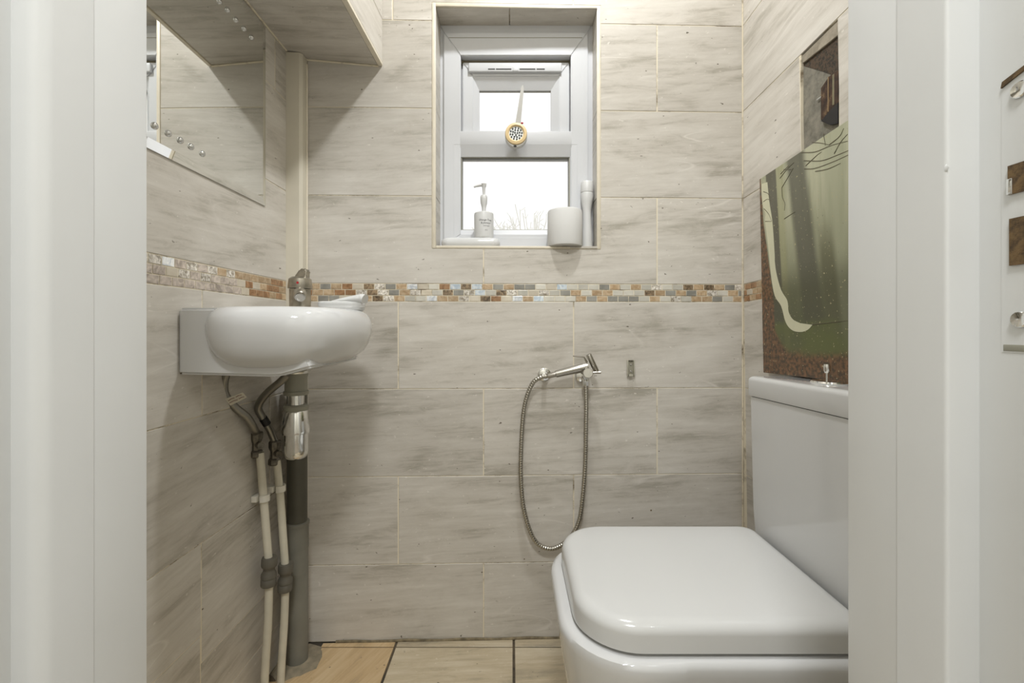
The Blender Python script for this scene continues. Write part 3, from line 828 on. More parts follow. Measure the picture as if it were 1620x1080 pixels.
# ------------------------------------------------------------------ painting on the cistern
def painting_mat():
    m, N, L, B = new_mat('misty_forest_paint')
    tc = N.new('ShaderNodeTexCoord'); sx = N.new('ShaderNodeSeparateXYZ'); L.new(tc.outputs['Object'], sx.inputs[0])
    def math_(op, a, b=None, c=None, clamp=False):
        n = N.new('ShaderNodeMath'); n.operation = op; n.use_clamp = clamp
        for i, v in enumerate((a, b, c)):
            if v is None: continue
            if isinstance(v, (int, float)): n.inputs[i].default_value = v
            else: L.new(v, n.inputs[i])
        return n.outputs[0]
    def sm(v, a, b):
        n = N.new('ShaderNodeMapRange'); n.interpolation_type = 'SMOOTHSTEP'
        n.inputs['From Min'].default_value = a; n.inputs['From Max'].default_value = b
        L.new(v, n.inputs['Value']); return n.outputs[0]
    def mix(f, a, b):
        n = N.new('ShaderNodeMix'); n.data_type = 'RGBA'
        L.new(f, n.inputs['Factor'])
        for k, v in (('A', a), ('B', b)):
            if isinstance(v, tuple): n.inputs[k].default_value = v
            else: L.new(v, n.inputs[k])
        return n.outputs['Result']
    def noise(scale, mp=(1, 1, 1), d=5):
        mpn = N.new('ShaderNodeMapping'); mpn.inputs['Scale'].default_value = mp; L.new(tc.outputs['Object'], mpn.inputs['Vector'])
        n = N.new('ShaderNodeTexNoise'); n.inputs['Scale'].default_value = scale; n.inputs['Detail'].default_value = d; L.new(mpn.outputs[0], n.inputs['Vector'])
        return n.outputs['Fac']
    s, t = sx.outputs['X'], sx.outputs['Z']      # s from the far edge, t up from the bottom
    n1 = noise(9); n2 = noise(110, d=8); nv = noise(14, (3, 1, 0.35))
    # misty ground: pale at the top right, olive lower down
    col = mix(sm(t, 0.10, 0.46), S(100, 104, 72), S(184, 184, 158))
    col = mix(math_('MULTIPLY', sm(nv, 0.45, 0.65), 0.45), col, S(132, 134, 104))
    # soft pale trunk glow
    def band(s0, k, w, soft):      # trunk centre line s0 + k*(0.5-t)
        c = math_('MULTIPLY_ADD', math_('SUBTRACT', 0.5, t), k, s0)
        d = math_('ABSOLUTE', math_('SUBTRACT', s, c))
        q = N.new('ShaderNodeMapRange'); q.interpolation_type = 'SMOOTHSTEP'
        q.inputs['From Min'].default_value = w; q.inputs['From Max'].default_value = w+soft
        q.inputs['To Min'].default_value = 1; q.inputs['To Max'].default_value = 0; L.new(d, q.inputs['Value'])
        return q.outputs[0]
    col = mix(math_('MULTIPLY', band(0.088, 0.03, 0.010, 0.012), 0.5), col, S(150, 148, 106))
    col = mix(math_('MULTIPLY', band(0.275, 0.02, 0.014, 0.03), 0.6), col, S(160, 162, 136))
    col = mix(math_('MULTIPLY', band(0.225, 0.10, 0.012, 0.02), sm(math_('SUBTRACT', 0.36, t), 0.0, 0.12)), col, S(104, 104, 78))
    col = mix(math_('MULTIPLY', band(0.150, 0.14, 0.022, 0.022), 0.85), col, S(84, 83, 70))
    col = mix(math_('MULTIPLY', band(0.052, 0.055, 0.019, 0.006), 0.9), col, S(82, 79, 67))
    # undergrowth: mossy green band, dark mist above it
    dm = math_('MULTIPLY', sm(math_('SUBTRACT', 0.27, t), 0.0, 0.08), 0.6)
    col = mix(dm, col, S(74, 76, 54))
    gr = math_('MULTIPLY', sm(math_('SUBTRACT', 0.135, t), 0.0, 0.02), sm(n1, 0.3, 0.6))
    col = mix(gr, col, S(94, 100, 58))
    # brown leaf litter: left edge and bottom, with a curved inner boundary
    ws = math_('MULTIPLY_ADD', n1, 0.02, math_('SUBTRACT', s, 0.01))
    e1 = math_('SUBTRACT', 0.058, math_('MULTIPLY', sm(t, 0.10, 0.50), 0.050))
    hx = math_('SUBTRACT', 0.12, s); hx = math_('MAXIMUM', hx, 0.0)
    lim = math_('MULTIPLY_ADD', math_('MULTIPLY', hx, hx), 14.0, 0.062)     # height of the litter rises to the left
    f2 = sm(math_('SUBTRACT', lim, math_('MULTIPLY_ADD', n1, 0.03, t)), -0.02, 0.004)
    f1 = sm(math_('SUBTRACT', e1, ws), -0.002, 0.003)
    br = mix(sm(n2, 0.35, 0.65), S(66, 56, 42), S(124, 90, 62))
    col = mix(math_('MAXIMUM', f1, f2), col, br)
    # light and dark flecks
    fl1 = noise(170, d=2); col = mix(sm(fl1, 0.655, 0.70), col, S(176, 168, 132))
    fl2 = noise(140, (1.1, 1, 1.3), 2); col = mix(math_('MULTIPLY', sm(fl2, 0.70, 0.74), 0.6), col, S(60, 58, 40))
    L.new(col, B.inputs['Base Color']); B.inputs['Roughness'].default_value = 0.35
    return m
pa = empty('painting', (0.652, 1.181, CAMH-0.1150), 'unframed canvas of a misty green forest leaning on the cistern', 'painting')
PR = 0.036
# local frame: x from the far edge towards the door, z up, front faces -y
pa.rotation_euler = (0, 0, 0)
MP = basis((0, 0, 0), (0, -math.cos(PR), math.sin(PR)), (0, math.sin(PR), math.cos(PR)))
PW, PH = 0.46, 0.508
def pobj(name, bm, mat, par, smooth=None):
    o = bm_obj(name, bm, mat, par, smooth); o.matrix_basis = MP if par is pa else Matrix.Identity(4); return o
bm = bmesh.new(); add_box(bm, (0, 0, 0), (PW, 0.017, PH), 0.001, 1)
M_paintg = painting_mat()
cv = pobj('canvas', bm, M_paintg, pa)
def pst(px, py):
    """photo pixel on the canvas plane -> (s,t)"""
    y = 0.652*F/(px-810); h = (HOR-py)/F*y
    dy, dz = 1.181-y, h+0.1150
    return dy*math.cos(PR)+dz*math.sin(PR), -dy*math.sin(PR)+dz*math.cos(PR)
stroke = [(1205, 291), (1206.5, 322), (1211, 338), (1210.5, 348), (1213.5, 373), (1216.5, 400), (1220.4, 439), (1226, 468), (1236, 484), (1243, 509), (1252.5, 521.5), (1266, 525), (1278, 521.5), (1285.5, 513.7),
          (1266, 511), (1254.4, 505), (1247.6, 493), (1245.7, 476), (1236, 459), (1229, 435), (1226, 415), (1225.5, 400), (1222, 351), (1217, 318), (1214, 288)]
bm = bmesh.new()
sl = catmull([Vector((*pst(*p), 0)) for p in stroke[:14]], 4)+catmull([Vector((*pst(*p), 0)) for p in stroke[14:]], 4)
vs = [bm.verts.new((p.x, -0.0004, p.y)) for p in sl]
f = bm.faces.new(vs); ex = bmesh.ops.extrude_face_region(bm, geom=[f])
for v in ex['geom']:
    if isinstance(v, bmesh.types.BMVert): v.co.y += 0.0006
bmesh.ops.triangulate(bm, faces=bm.faces[:])
pobj('pale_brush_stroke', bm, plain('pale_cream_paint', S(206, 204, 176), 0.4, noise=0.03, nscale=25), cv)
M_branch = plain('dark_branch_paint', S(92, 86, 66), 0.5)
brs = [[(1268, 241), (1290, 240), (1315, 230), (1341, 223)], [(1272, 254), (1300, 254), (1325, 245), (1342, 238)], [(1273, 267), (1290, 266), (1320, 255), (1342, 245)],
       [(1290, 271), (1310, 267), (1330, 258)], [(1312, 229), (1328, 216), (1335, 203)], [(1285, 225), (1298, 226), (1312, 229)], [(1303, 212), (1306, 230)], [(1240, 268), (1254, 268)],
       [(1234, 282), (1245, 268), (1256, 257)], [(1235, 275), (1248, 262)], [(1237, 297), (1247, 280), (1255, 266)], [(1237, 297), (1238, 312), (1242, 322), (1241, 333)], [(1241, 346), (1250, 340), (1258, 335)],
       [(1285, 513), (1305, 511), (1341, 507)], [(1208, 303), (1215, 306), (1218, 313)], [(1208, 319), (1214, 315), (1220, 317)], [(1209, 330), (1216, 338), (1221, 350)], [(1211, 350), (1221, 350)], [(1275, 262), (1292, 246), (1300, 240)],
       [(1320, 243), (1330, 225), (1341, 212)]]
for b_ in brs:
    pts = catmull([Vector((*[pst(*p)[0]], -0.0002, pst(*p)[1])) for p in b_], 5)
    bm = bmesh.new(); n_ = len(pts)
    add_tube(bm, pts, [0.00095*(0.5+0.5*abs(1-i/(n_-1))) for i in range(n_)], 6)
    pobj('painted_branch', bm, M_branch, cv)

# ------------------------------------------------------------------ old box in the wall recess
rb_ = empty('junction_box', (XR+0.010, 0.965, CAMH+0.43), 'old rusty dark metal box inside the wall recess', 'box')
rpoly('box_body', [(0.996, 0.455), (0.996, 0.525), (0.970, 0.537), (0.9418, 0.534), (0.9418, 0.45), (0.968, 0.447)], XR+0.0065, XR+0.0005, M_rust, rb_, 0.0008)
rpoly('box_shade_plate', [(0.995, 0.4525), (0.968, 0.462), (0.9418, 0.468), (0.9418, 0.424), (0.965, 0.430)], XR+0.0064, XR-0.0002, plain('black_box_shade', S(22, 20, 22), 0.5), rb_, 0.0006)  # black plate: shadow at the box bottom put in as colour
rpoly('box_edge', [(0.9725, 0.462), (0.9725, 0.5355), (0.9705, 0.536), (0.9705, 0.463)], XR+0.0004, XR-0.0004, plain('tan_edge', S(150, 126, 92), 0.6), rb_)
lathe('box_pipe', [(0.0001, 0), (0.0042, 0), (0.0042, 0.064), (0.0001, 0.064)], (XR+0.0035, 0.957, CAMH+0.469), plain('old_pipe', S(118, 110, 84), 0.5, noise=0.2, nscale=60), rb_, n=14)
lathe('box_screw', [(0.0001, 0), (0.0013, 0), (0.0013, 0.016), (0.0001, 0.016)], (XR+0.004, 0.997, CAMH+0.508), M_whitepl, rb_, (0, 1, 0), 10)

# ------------------------------------------------------------------ wash basin
ba = empty('wash_basin', (XL, 1.0, CAMH-0.09), 'small white ceramic hand basin hung on the left wall', 'basin')
YN, YFAR = 0.849, 1.11
bm = bmesh.new()
poly = [(XL, 0.0377), (-0.45, 0.039), (-0.385, 0.0), (-0.380, -0.062), (-0.372, -0.0735), (-0.43, -0.0895), (-0.452, -0.0908), (XL, -0.0865)]
a = [bm.verts.new((x, YN, CAMH+z)) for x, z in poly]; b = [bm.verts.new((x, YFAR, CAMH+z)) for x, z in poly]
bm.faces.new(a); bm.faces.new(list(reversed(b)))
for i in range(len(a)): bm.faces.new((a[i], b[i], b[(i+1) % len(a)], a[(i+1) % len(a)]))
bmesh.ops.recalc_face_normals(bm, faces=bm.faces[:])
bmesh.ops.bevel(bm, geom=bm.edges[:], offset=0.005, segments=3, affect='EDGES', clamp_overlap=True)
loc_obj('back_body', bm, M_ceramic, ba, 40)
bm = bmesh.new()
BCX, BCY, BAX, BAY = -0.4630, 0.990, 0.1355, 0.182
prof = [(-0.078, 0.52), (-0.0745, 0.66), (-0.066, 0.78), (-0.052, 0.885), (-0.034, 0.955), (-0.012, 0.994), (0.004, 1.0), (0.018, 0.985), (0.028, 0.955), (0.0355, 0.915), (0.0395, 0.875), (0.0405, 0.84), (0.0405, 0.80)]
Rg = [[Vector((x, y, CAMH+z)) for x, y in superell(BCX-(1-s)*0.015*(1 if z < -0.02 else 0), BCY, BAX*s, BAY*(s if z > -0.02 else 0.35+0.65*s), 3.0)] for z, s in prof]
for z, s, cy in ((0.038, 0.75, 0.955), (0.030, 0.70, 0.945), (-0.01, 0.66, 0.94), (-0.045, 0.52, 0.94), (-0.058, 0.3, 0.94), (-0.06, 0.1, 0.94)):
    Rg.append([Vector((x, y, CAMH+z)) for x, y in superell(BCX, cy, BAX*s, BAY*s*0.72, 2.6)])
add_loft(bm, Rg)
loc_obj('bowl', bm, M_ceramic, ba, 60)
lathe('plug_hole', [(0.0001, 0), (0.016, 0), (0.017, 0.002), (0.012, 0.003), (0.0001, 0.002)], (BCX, 0.94, CAMH-0.0605), M_chrome, ba, n=20)

# tap
TX, TY = -0.4935, 1.060
ta = empty('basin_tap', (TX, TY, CAMH+0.040), 'dull metal mixer tap with a lever on the basin', 'tap')
z0 = CAMH+0.0405
lathe('tap_body', [(0.0001, 0), (0.0245, 0), (0.0245, 0.003), (0.0232, 0.006), (0.0232, 0.050), (0.0001, 0.050)], (TX, TY, z0), M_tapsteel, ta, n=32)
lathe('collar', [(0.0001, 0), (0.0262, 0), (0.0268, 0.004), (0.0245, 0.022), (0.019, 0.0265), (0.0001, 0.0265)], (TX, TY, z0+0.0515), M_tapsteel, ta, n=32)
lv = prism('lever', [(TX-0.021, TY-0.008, z0+0.062), (TX+0.021, TY-0.008, z0+0.062), (TX+0.0165, TY-0.008, z0+0.082), (TX+0.0195, TY-0.008, z0+0.0945), (TX+0.010, TY-0.008, z0+0.099), (TX+0.001, TY-0.008, z0+0.096), (TX-0.010, TY-0.008, z0+0.080)], (0, 0.022, 0), M_tapsteel, ta, 0.003, 3)
lathe('red_dot', [(0.0001, 0), (0.0028, 0), (0.0028, 0.001), (0.0001, 0.0012)], (TX+0.006, TY-0.0247, z0+0.063), M_red, ta, (0, -1, 0.12), 16)
tube('spout', catmull([(TX+0.005, TY-0.011, z0+0.036), (TX+0.014, TY-0.031, z0+0.040), (TX+0.025, TY-0.055, z0+0.035), (TX+0.030, TY-0.065, z0+0.028)], 5), [0.013]*14+[0.0125, 0.012], M_tapsteel, ta, 18)
lathe('aerator', [(0.0001, 0), (0.0105, 0), (0.0105, 0.004), (0.0085, 0.005), (0.0001, 0.0035)], (TX+0.0297, TY-0.0643, z0+0.0285), M_steel, ta, (0.34, -0.70, -0.62), 20)

# soap dish on the rim
sd = empty('soap_dish', (-0.393, 1.055, CAMH+0.0405), 'white plastic soap dish with a slanting top on the basin rim', 'soap dish')
bm = bmesh.new()
cx, cy = -0.3935, 1.052
zz = CAMH+0.0408
add_loft(bm, [[Vector((x, y, zz+z)) for x, y in superell(cx, cy, 0.052*s, 0.030*s, 3.0, 40)] for z, s in ((0, 0.90), (0.002, 0.95), (0.009, 0.985), (0.0095, 0.975), (0.011, 0.985), (0.016, 1.0), (0.019, 0.97), (0.0205, 0.9))])
loc_obj('dish_base', bm, M_whitepl, sd, 45)
bm = bmesh.new()
def wedge(t, k=20):
    # section across y at position t along x
    x = cx-0.030+0.084*t; top = 0.0205+0.0195*t**0.8; half = 0.010+0.018*math.sin(min(1, t*1.4)*math.pi/2)
    if t > 0.93: half *= 0.8; top -= 0.003
    out = []
    for i in range(k):
        a = 2*math.pi*i/k
        zc = (0.014+top)/2; zr_ = (top-0.014)/2
        out.append(Vector((x+0.003*math.sin(a), cy+half*math.cos(a), zz+zc+zr_*math.sin(a))))
    return out
add_loft(bm, [wedge(t) for t in (0, 0.1, 0.25, 0.4, 0.55, 0.7, 0.82, 0.92, 0.97, 1.0)])
loc_obj('slanting_top', bm, M_whitepl, sd, 45)

# ------------------------------------------------------------------ waste trap and pipe
wt = empty('bottle_trap', (-0.545, 1.125, CAMH-0.28), 'chrome bottle trap under the hand basin', 'trap')
YT = 1.125
def zpy(py, y): return CAMH+(HOR-py)/F*y
XT = (468.5-810)/F*YT
def seg(name, prof, mat, par, x=XT, y=YT, n=32):
    zb = min(p[1] for p in prof)
    return lathe(name, [(0.0001, prof[0][1])]+prof+[(0.0001, prof[-1][1])], (x, y, 0), mat, par, n=n)
q = YT/F
seg('outlet_flange', [(0.030, zpy(590, YT)), (0.034, zpy(586, YT)), (0.036, zpy(580, YT))][::-1], M_chrome, wt)
seg('top_nut', [(0.0262, zpy(618, YT)), (0.0262, zpy(597, YT)), (0.028, zpy(590, YT))], M_greypl, wt)
seg('top_ring', [(0.0285, zpy(624, YT)), (0.0295, zpy(621, YT)), (0.0285, zpy(618, YT))], M_greypl, wt)
seg('neck', [(0.0188, zpy(642, YT)), (0.0188, zpy(623, YT))], M_chrome, wt)
seg('collar_ring', [(0.0275, zpy(648.5, YT)), (0.029, zpy(646, YT)), (0.0285, zpy(642, YT)), (0.024, zpy(639.5, YT))], M_greypl, wt)
seg('cone', [(0.0338, zpy(684, YT)), (0.0345, zpy(680, YT)), (0.0282, zpy(650, YT)), (0.027, zpy(648.5, YT))], M_chrome, wt)
seg('cup', [(0.012, zpy(726, YT)), (0.023, zpy(723, YT)), (0.0285, zpy(717, YT)), (0.0298, zpy(710, YT)), (0.0298, zpy(683, YT))], M_chrome, wt)
tube('outlet_pipe', [Vector((XT, YT, zpy(633, YT))), Vector((-0.553, 1.17, zpy(634, YT))), Vector((-0.560, 1.190, zpy(634, YT)))], 0.0165, M_greypl, wt, 18)
YP = 1.222
XP = (470.3-810)/F*YP
wp = empty('waste_pipe', (XP, YP, 0), 'thick grey waste pipe running down the corner to the floor', 'pipe')
lathe('upper_pipe', [(0.0001, 0), (0.0255, 0), (0.0255, 0.42), (0.0001, 0.42)], (XP, YP, zpy(832, YP)-0.02), M_pipe_dk, wp, n=28)
lathe('coupling', [(0.0001, 0), (0.0285, 0.0), (0.0285, 0.062), (0.0305, 0.063), (0.0305, 0.070), (0.0265, 0.072), (0.0001, 0.072)], (XP, YP, zpy(866, YP)), M_pipe_g, wp, n=28)
lathe('lower_pipe', [(0.0001, 0), (0.0272, 0), (0.0272, zpy(866, YP)), (0.0001, zpy(866, YP))], (XP, YP, 0.001), M_pipe_g, wp, n=28)

# ------------------------------------------------------------------ supply pipes, valves and hoses
YS = [1.10, 1.14]      # distance of the two supply pipes
def sup(px, py):
    return P(px, py, YS[0] if px < 430 else YS[1])
M_clip = plain('white_clip', S(222, 218, 206), 0.45)
def supply(path, coup, clip, labelbase):
    e = empty('supply_pipe', (sup(*path[-1]).x, sup(*path[0]).y, 0), labelbase, 'pipe', 'cream supply pipes under the basin')
    pts = [sup(*p) for p in path]; last = pts[-1].copy(); last.z = 0.001; pts.append(last)
    tube('pipe', catmull(pts, 6), 0.0092, M_pipe_w, e, 16)
    # push fit coupler
    c = sup(*coup); r = 0.0092
    lathe('coupler', [(0.0001, -0.034), (0.0165, -0.034), (0.0172, -0.031), (0.0172, -0.018), (0.0160, -0.0165), (0.0160, -0.015), (0.0175, -0.0135), (0.0172, -0.006), (0.0128, 0.002), (0.0128, 0.008), (0.017, 0.013), (0.0178, 0.016), (0.0178, 0.030), (0.0165, 0.034), (0.0001, 0.034)], c, M_coupler, e, (0.05, 0.0, 1), n=22)
    # saddle clip: strap round the pipe, base on the wall
    c = sup(*clip)
    ring = []
    out, inn = [], []
    for k in range(13):
        a = math.radians(-100+200*k/12)
        out.append((c.x+0.0140*math.cos(a), c.y+0.0140*math.sin(a))); inn.append((c.x+0.0094*math.cos(a), c.y+0.0094*math.sin(a)))
    poly = out+list(reversed(inn))
    prism('pipe_clip', [Vector((x, y, c.z-0.0075)) for x, y in poly], (0, 0, 0.015), M_clip, e)
    box('clip_base', (XL+0.0005, c.y-0.014, c.z-0.0075), (c.x-0.0095, c.y+0.013, c.z+0.0075), M_clip, e, 0.0015)
    return e
s1_ = supply([(411, 716), (413.5, 745), (418, 800), (424, 875), (426.5, 905), (425.5, 930), (424, 985), (420.5, 1040), (418.5, 1080)], (425.5, 903), (417, 787), 'cream plastic supply pipe nearer the door, left of the other')
s2_ = supply([(437.5, 728), (440, 750), (444.5, 800), (450, 880), (452, 910), (451.5, 930), (449.5, 985), (446, 1040), (444, 1080)], (451.5, 912), (442.5, 772), 'cream plastic supply pipe next to the grey waste pipe')
def hose(pts, label, vpos, tagp=None, band=None):
    """flexible tail with an isolating valve at its foot"""
    v = sup(*vpos)
    e = empty('flexible_hose', v, label, 'hose', 'braided basin hoses')
    h = tube('braided_tail', catmull(pts, 7), 0.0088, M_braid, e, 14)
    lathe('isolating_valve', [(0.0001, -0.030), (0.0125, -0.030), (0.0148, -0.027), (0.0148, -0.016), (0.0105, -0.012), (0.0105, 0.004), (0.013, 0.010), (0.0148, 0.016), (0.0148, 0.028), (0.012, 0.031), (0.0001, 0.031)], v, M_valve, e, (0.03, 0, 1), n=8, smooth=20)
    lathe('valve_screw', [(0.0001, 0), (0.008, 0), (0.008, 0.018), (0.005, 0.0185), (0.0001, 0.017)], v+Vector((0.004, -0.002, 0.0)), M_valve, e, (0.8, -0.6, 0.05), n=14)
    return e, h
def hp(px, py, y): return P(px, py, y)
v1, v2 = sup(405.5, 703), sup(434.5, 716)
e1, h1 = hose([hp(359, 588, 0.985), hp(354.5, 603, 0.99), hp(356, 624, 1.0), hp(372, 644, 1.02), hp(391, 660, 1.045), hp(402, 678, 1.07), v1+Vector((0, 0, 0.028))],
              'dark braided hose with a white tag under the basin', (405.5, 703))
e2, h2 = hose([hp(455, 592, 1.055), hp(443, 604, 1.06), hp(421, 623, 1.075), hp(408.5, 643, 1.09), hp(415, 660, 1.105), hp(427, 680, 1.125), v2+Vector((0, 0, 0.028))],
              'dark braided hose with a black band beside the chrome trap', (434.5, 716))
# paper tag with handwriting strokes
tg = [hp(356, 631, 0.985), hp(384, 620.5, 0.985), hp(390.5, 628.5, 0.985), hp(364.5, 641.5, 0.985)]
t_ = prism('paper_tag', tg, (0, 0.0006, 0), plain('tag_paper', S(222, 216, 198), 0.7), e1)
for a, b in (((361, 634), (371, 629)), ((373, 628), (382, 624.5)), ((363, 637.5), (376, 632)), ((378, 631), (386, 627.5))):
    tube('pen_stroke', [hp(a[0], a[1], 0.9845), hp((a[0]+b[0])/2, (a[1]+b[1])/2-0.8, 0.9845), hp(b[0], b[1], 0.9845)], 0.0006, plain('pen_ink', S(120, 60, 60), 0.6), t_, 6)
tube('black_band', [hp(416, 661, 1.106), hp(422.5, 671, 1.115)], 0.0096, M_black, e2, 14)

# ------------------------------------------------------------------ mirror
mi = empty('mirror', (XL, 0.9, CAMH+0.3075), 'frameless mirror with a bright cut edge hanging on the left wall', 'mirror')
a0, a1 = 0.60, leftP(422, 326, 0.006).y
m0, m1 = CAMH+leftP(422, 326, 0.006).z-CAMH, CAMH+0.757
bm = bmesh.new(); bw = 0.017
def mring(ins, x): return [Vector((x, y, z)) for y, z in ((a0+ins, m0+ins), (a1-ins, m0+ins), (a1-ins, m1-ins), (a0+ins, m1-ins))]
add_loft(bm, [mring(0, XL+0.001), mring(0, XL+0.0030), mring(bw, XL+0.0062)])
loc_obj('mirror_glass', bm, M_mirror, mi)
def dot(px, py):
    p = leftP(px, py, 0.0062)
    lathe('clear_dot', [(0.0001, 0), (0.0062, 0), (0.0062, 0.0015), (0.0048, 0.0036), (0.0025, 0.0046), (0.0001, 0.005)], p, M_clear, mi, (1, 0, 0), 16)
for p in ((244.5, 199), (266, 211), (285, 222), (302, 232), (320, 243), (347, 2), (360, 15.5), (373, 31), (386, 45), (398, 59)): dot(*p)

# ------------------------------------------------------------------ bidet spray on the back wall
sy = empty('bidet_spray', (0.14, 1.30, CAMH-0.1), 'steel hand bidet spray clipped to its valve on the back wall', 'spray')
def bp_(px, py, off):
    u = (px-810)/F; y = 1.309/(1-SLOPE*u)-off; return P(px, py, y)
NW = (0.028, -1, 0)
# handset rest disc
lathe('rest_disc', [(0.0001, 0), (0.0185, 0), (0.0185, 0.003), (0.014, 0.0055), (0.0001, 0.006)], bp_(861, 592, 0.0), M_chrome, sy, NW, 28)
lathe('rest_stem', [(0.0001, 0), (0.007, 0), (0.007, 0.022), (0.0001, 0.022)], bp_(861, 592.5, 0.004), M_chrome, sy, NW, 16)
ha, hb = bp_(866, 594.8, 0.036), bp_(930.5, 579.5, 0.045)
dh = (hb-ha).normalized(); LN = (hb-ha).length
hs = lathe('handset', [(0.0001, 0), (0.0068, 0), (0.0074, 0.002), (0.0074, 0.022), (0.0088, 0.0225), (0.0088, 0.024), (0.0100, 0.025), (0.0112, LN*0.6), (0.0122, LN*0.95), (0.0115, LN), (0.0001, LN)], ha, M_steel, sy, dh, 24)
hh0, hh1 = bp_(931.0, 560.5, 0.050), bp_(943.5, 587, 0.046)
lathe('spray_head', [(0.0001, 0), (0.0070, 0), (0.0078, 0.001), (0.0078, (hh1-hh0).length), (0.0001, (hh1-hh0).length)], hh0, M_steel, sy, hh1-hh0, 22)
lever = tube('trigger', [bp_(906.5, 562.8, 0.055), bp_(915, 564, 0.055), bp_(924, 564.8, 0.055), bp_(928.5, 573, 0.052)], [0.0018, 0.0018, 0.002, 0.003], M_steel, sy, 10)
va = lathe('wall_flange', [(0.0001, 0), (0.0205, 0), (0.0205, 0.003), (0.015, 0.006), (0.0001, 0.007)], bp_(921, 593, 0.0), M_chrome, sy, NW, 28)
lathe('valve_body', [(0.0001, 0), (0.0105, 0), (0.0105, 0.034), (0.0001, 0.034)], bp_(925, 592, 0.004), M_chrome, sy, NW, 22)
lathe('valve_knob', [(0.0001, 0), (0.0130, 0), (0.0138, 0.002), (0.0138, 0.010), (0.0120, 0.012), (0.0001, 0.012)], bp_(930, 589.5, 0.060), M_chrome, sy, (-0.1, -1, 0), 26)
lathe('valve_lever', [(0.0001, 0), (0.0036, 0), (0.0032, 0.016), (0.0040, 0.018), (0.0040, 0.025), (0.0001, 0.026)], bp_(936, 589.5, 0.060), M_steel, sy, (1, -0.05, 0.05), 14)
lathe('hose_nut', [(0.0001, 0), (0.0085, 0), (0.0095, 0.003), (0.0095, 0.014), (0.007, 0.018), (0.0001, 0.018)], bp_(926.5, 610, 0.028), M_chrome, sy, (0, 0, 1), 8, 20)
hpts = [(926.8, 609), (927.5, 640), (927, 673), (926, 727), (923, 773), (917, 820), (905, 846), (888, 862), (870, 868), (851, 860), (838, 838), (828, 800), (824, 753), (824.5, 707), (827.5, 657), (833.5, 627), (843.5, 605), (855, 597), (866, 594.8)]
offs = [0.028]*3+[0.022]*11+[0.024, 0.028, 0.032, 0.035, 0.036]
path = catmull([bp_(a[0], a[1], o_) for a, o_ in zip(hpts, offs)], 36)
# corrugated hose: even steps along the path with alternating radius
cum = [0.0]
for i in range(1, len(path)): cum.append(cum[-1]+(path[i]-path[i-1]).length)
step = 0.0017; ev = []; j = 0; d_ = 0.0
while d_ < cum[-1]:
    while cum[j+1] < d_: j += 1
    t = (d_-cum[j])/max(cum[j+1]-cum[j], 1e-9); ev.append(path[j].lerp(path[j+1], t)); d_ += step
bm = bmesh.new(); add_tube(bm, ev, [0.0067 if (i//2) % 2 else 0.0057 for i in range(len(ev))], 10)
loc_obj('metal_hose', bm, plain('steel_hose', (0.46, 0.44, 0.39, 1), 0.28, metal=1), sy, 80)

# small bracket right of the spray
bk = empty('wall_bracket', bp_(998, 594, 0), 'small clear plastic holder plate stuck to the tiles beside the spray', 'bracket')
def bbox(nm, x0, x1, y0, y1, o0, o1, mat, par, bev=0.0008):
    p, q_ = bp_(x0, y1, o0), bp_(x1, y0, o1)
    return box(nm, (min(p.x, q_.x), min(p.y, q_.y), min(p.z, q_.z)), (max(p.x, q_.x), max(p.y, q_.y), max(p.z, q_.z)), mat, par, bev)
M_clr = plain('clear_plastic', S(176, 172, 156), 0.15)
pl_ = bbox('plate', 992, 1004, 570, 594, -0.002, 0.004, plain('grey_plate', S(150, 146, 130), 0.3), bk)
bbox('rim', 991.5, 994, 569.5, 595, 0.0035, 0.010, M_clr, bk); bbox('rim', 1002, 1004.5, 569.5, 595, 0.0035, 0.010, M_clr, bk); bbox('rim', 994, 1002, 592, 595, 0.0035, 0.012, M_clr, bk); bbox('rim', 994, 1002, 569.5, 571, 0.0035, 0.008, plain('dark_plastic', S(90, 86, 74), 0.4), bk)
for py in (576, 587): lathe('screw', [(0.0001, 0), (0.0038, 0), (0.003, 0.0015), (0.0001, 0.002)], bp_(998, py, 0.0038), M_chrome, pl_, NW, 14)
# drill holes and chips in the back wall tiles
for nm, px, py, r in (('drill_hole', 829.5, 884, 0.0022), ('tile_chip', 1030, 807, 0.0028)):
    lathe(nm, [(0.0001, 0), (r, 0), (r*0.8, 0.0006), (0.0001, 0.0004)], bp_(px, py, -0.0002), M_mould, wb, NW, 12)

# ------------------------------------------------------------------ things on the sill
ZS = CAMH+HZ0
tr_ = empty('soap_tray', ((743-810)/F*1.343, 1.343, ZS), 'low white oblong tray on the left of the window sill', 'tray')
bm = bmesh.new()
xa, xb = (695-810)/F*1.32+0.003, (791-810)/F*1.33
def tring(z, ins): return [Vector((x, y, ZS+z)) for x, y in rrect(xa+ins, xb-ins, 1.3185+ins*0.6, 1.379-ins*0.6, (0.02, 0.02, 0.02, 0.02), 8)]
add_loft(bm, [tring(0.0002, 0.006), tring(0.004, 0.002), tring(0.012, 0.0), tring(0.020, 0.001), tring(0.0255, 0.006), tring(0.0275, 0.012), tring(0.0275, 0.018), tring(0.0262, 0.022)])
loc_obj('tray_body', bm, M_ceramic, tr_, 50)
SBX, SBY, SBZ = (765.5-810)/F*1.350, 1.351, ZS+0.0265
sb = empty('soap_dispenser', (SBX, SBY, SBZ), 'white pump soap dispenser with black lettering on the sill tray', 'dispenser')
lathe('bottle', [(0.0001, 0), (0.0265, 0), (0.0282, 0.003), (0.0285, 0.006), (0.0290, 0.072), (0.0282, 0.0765), (0.024, 0.079), (0.012, 0.080), (0.0001, 0.080)], (SBX, SBY, SBZ), M_whitepl, sb, n=40)
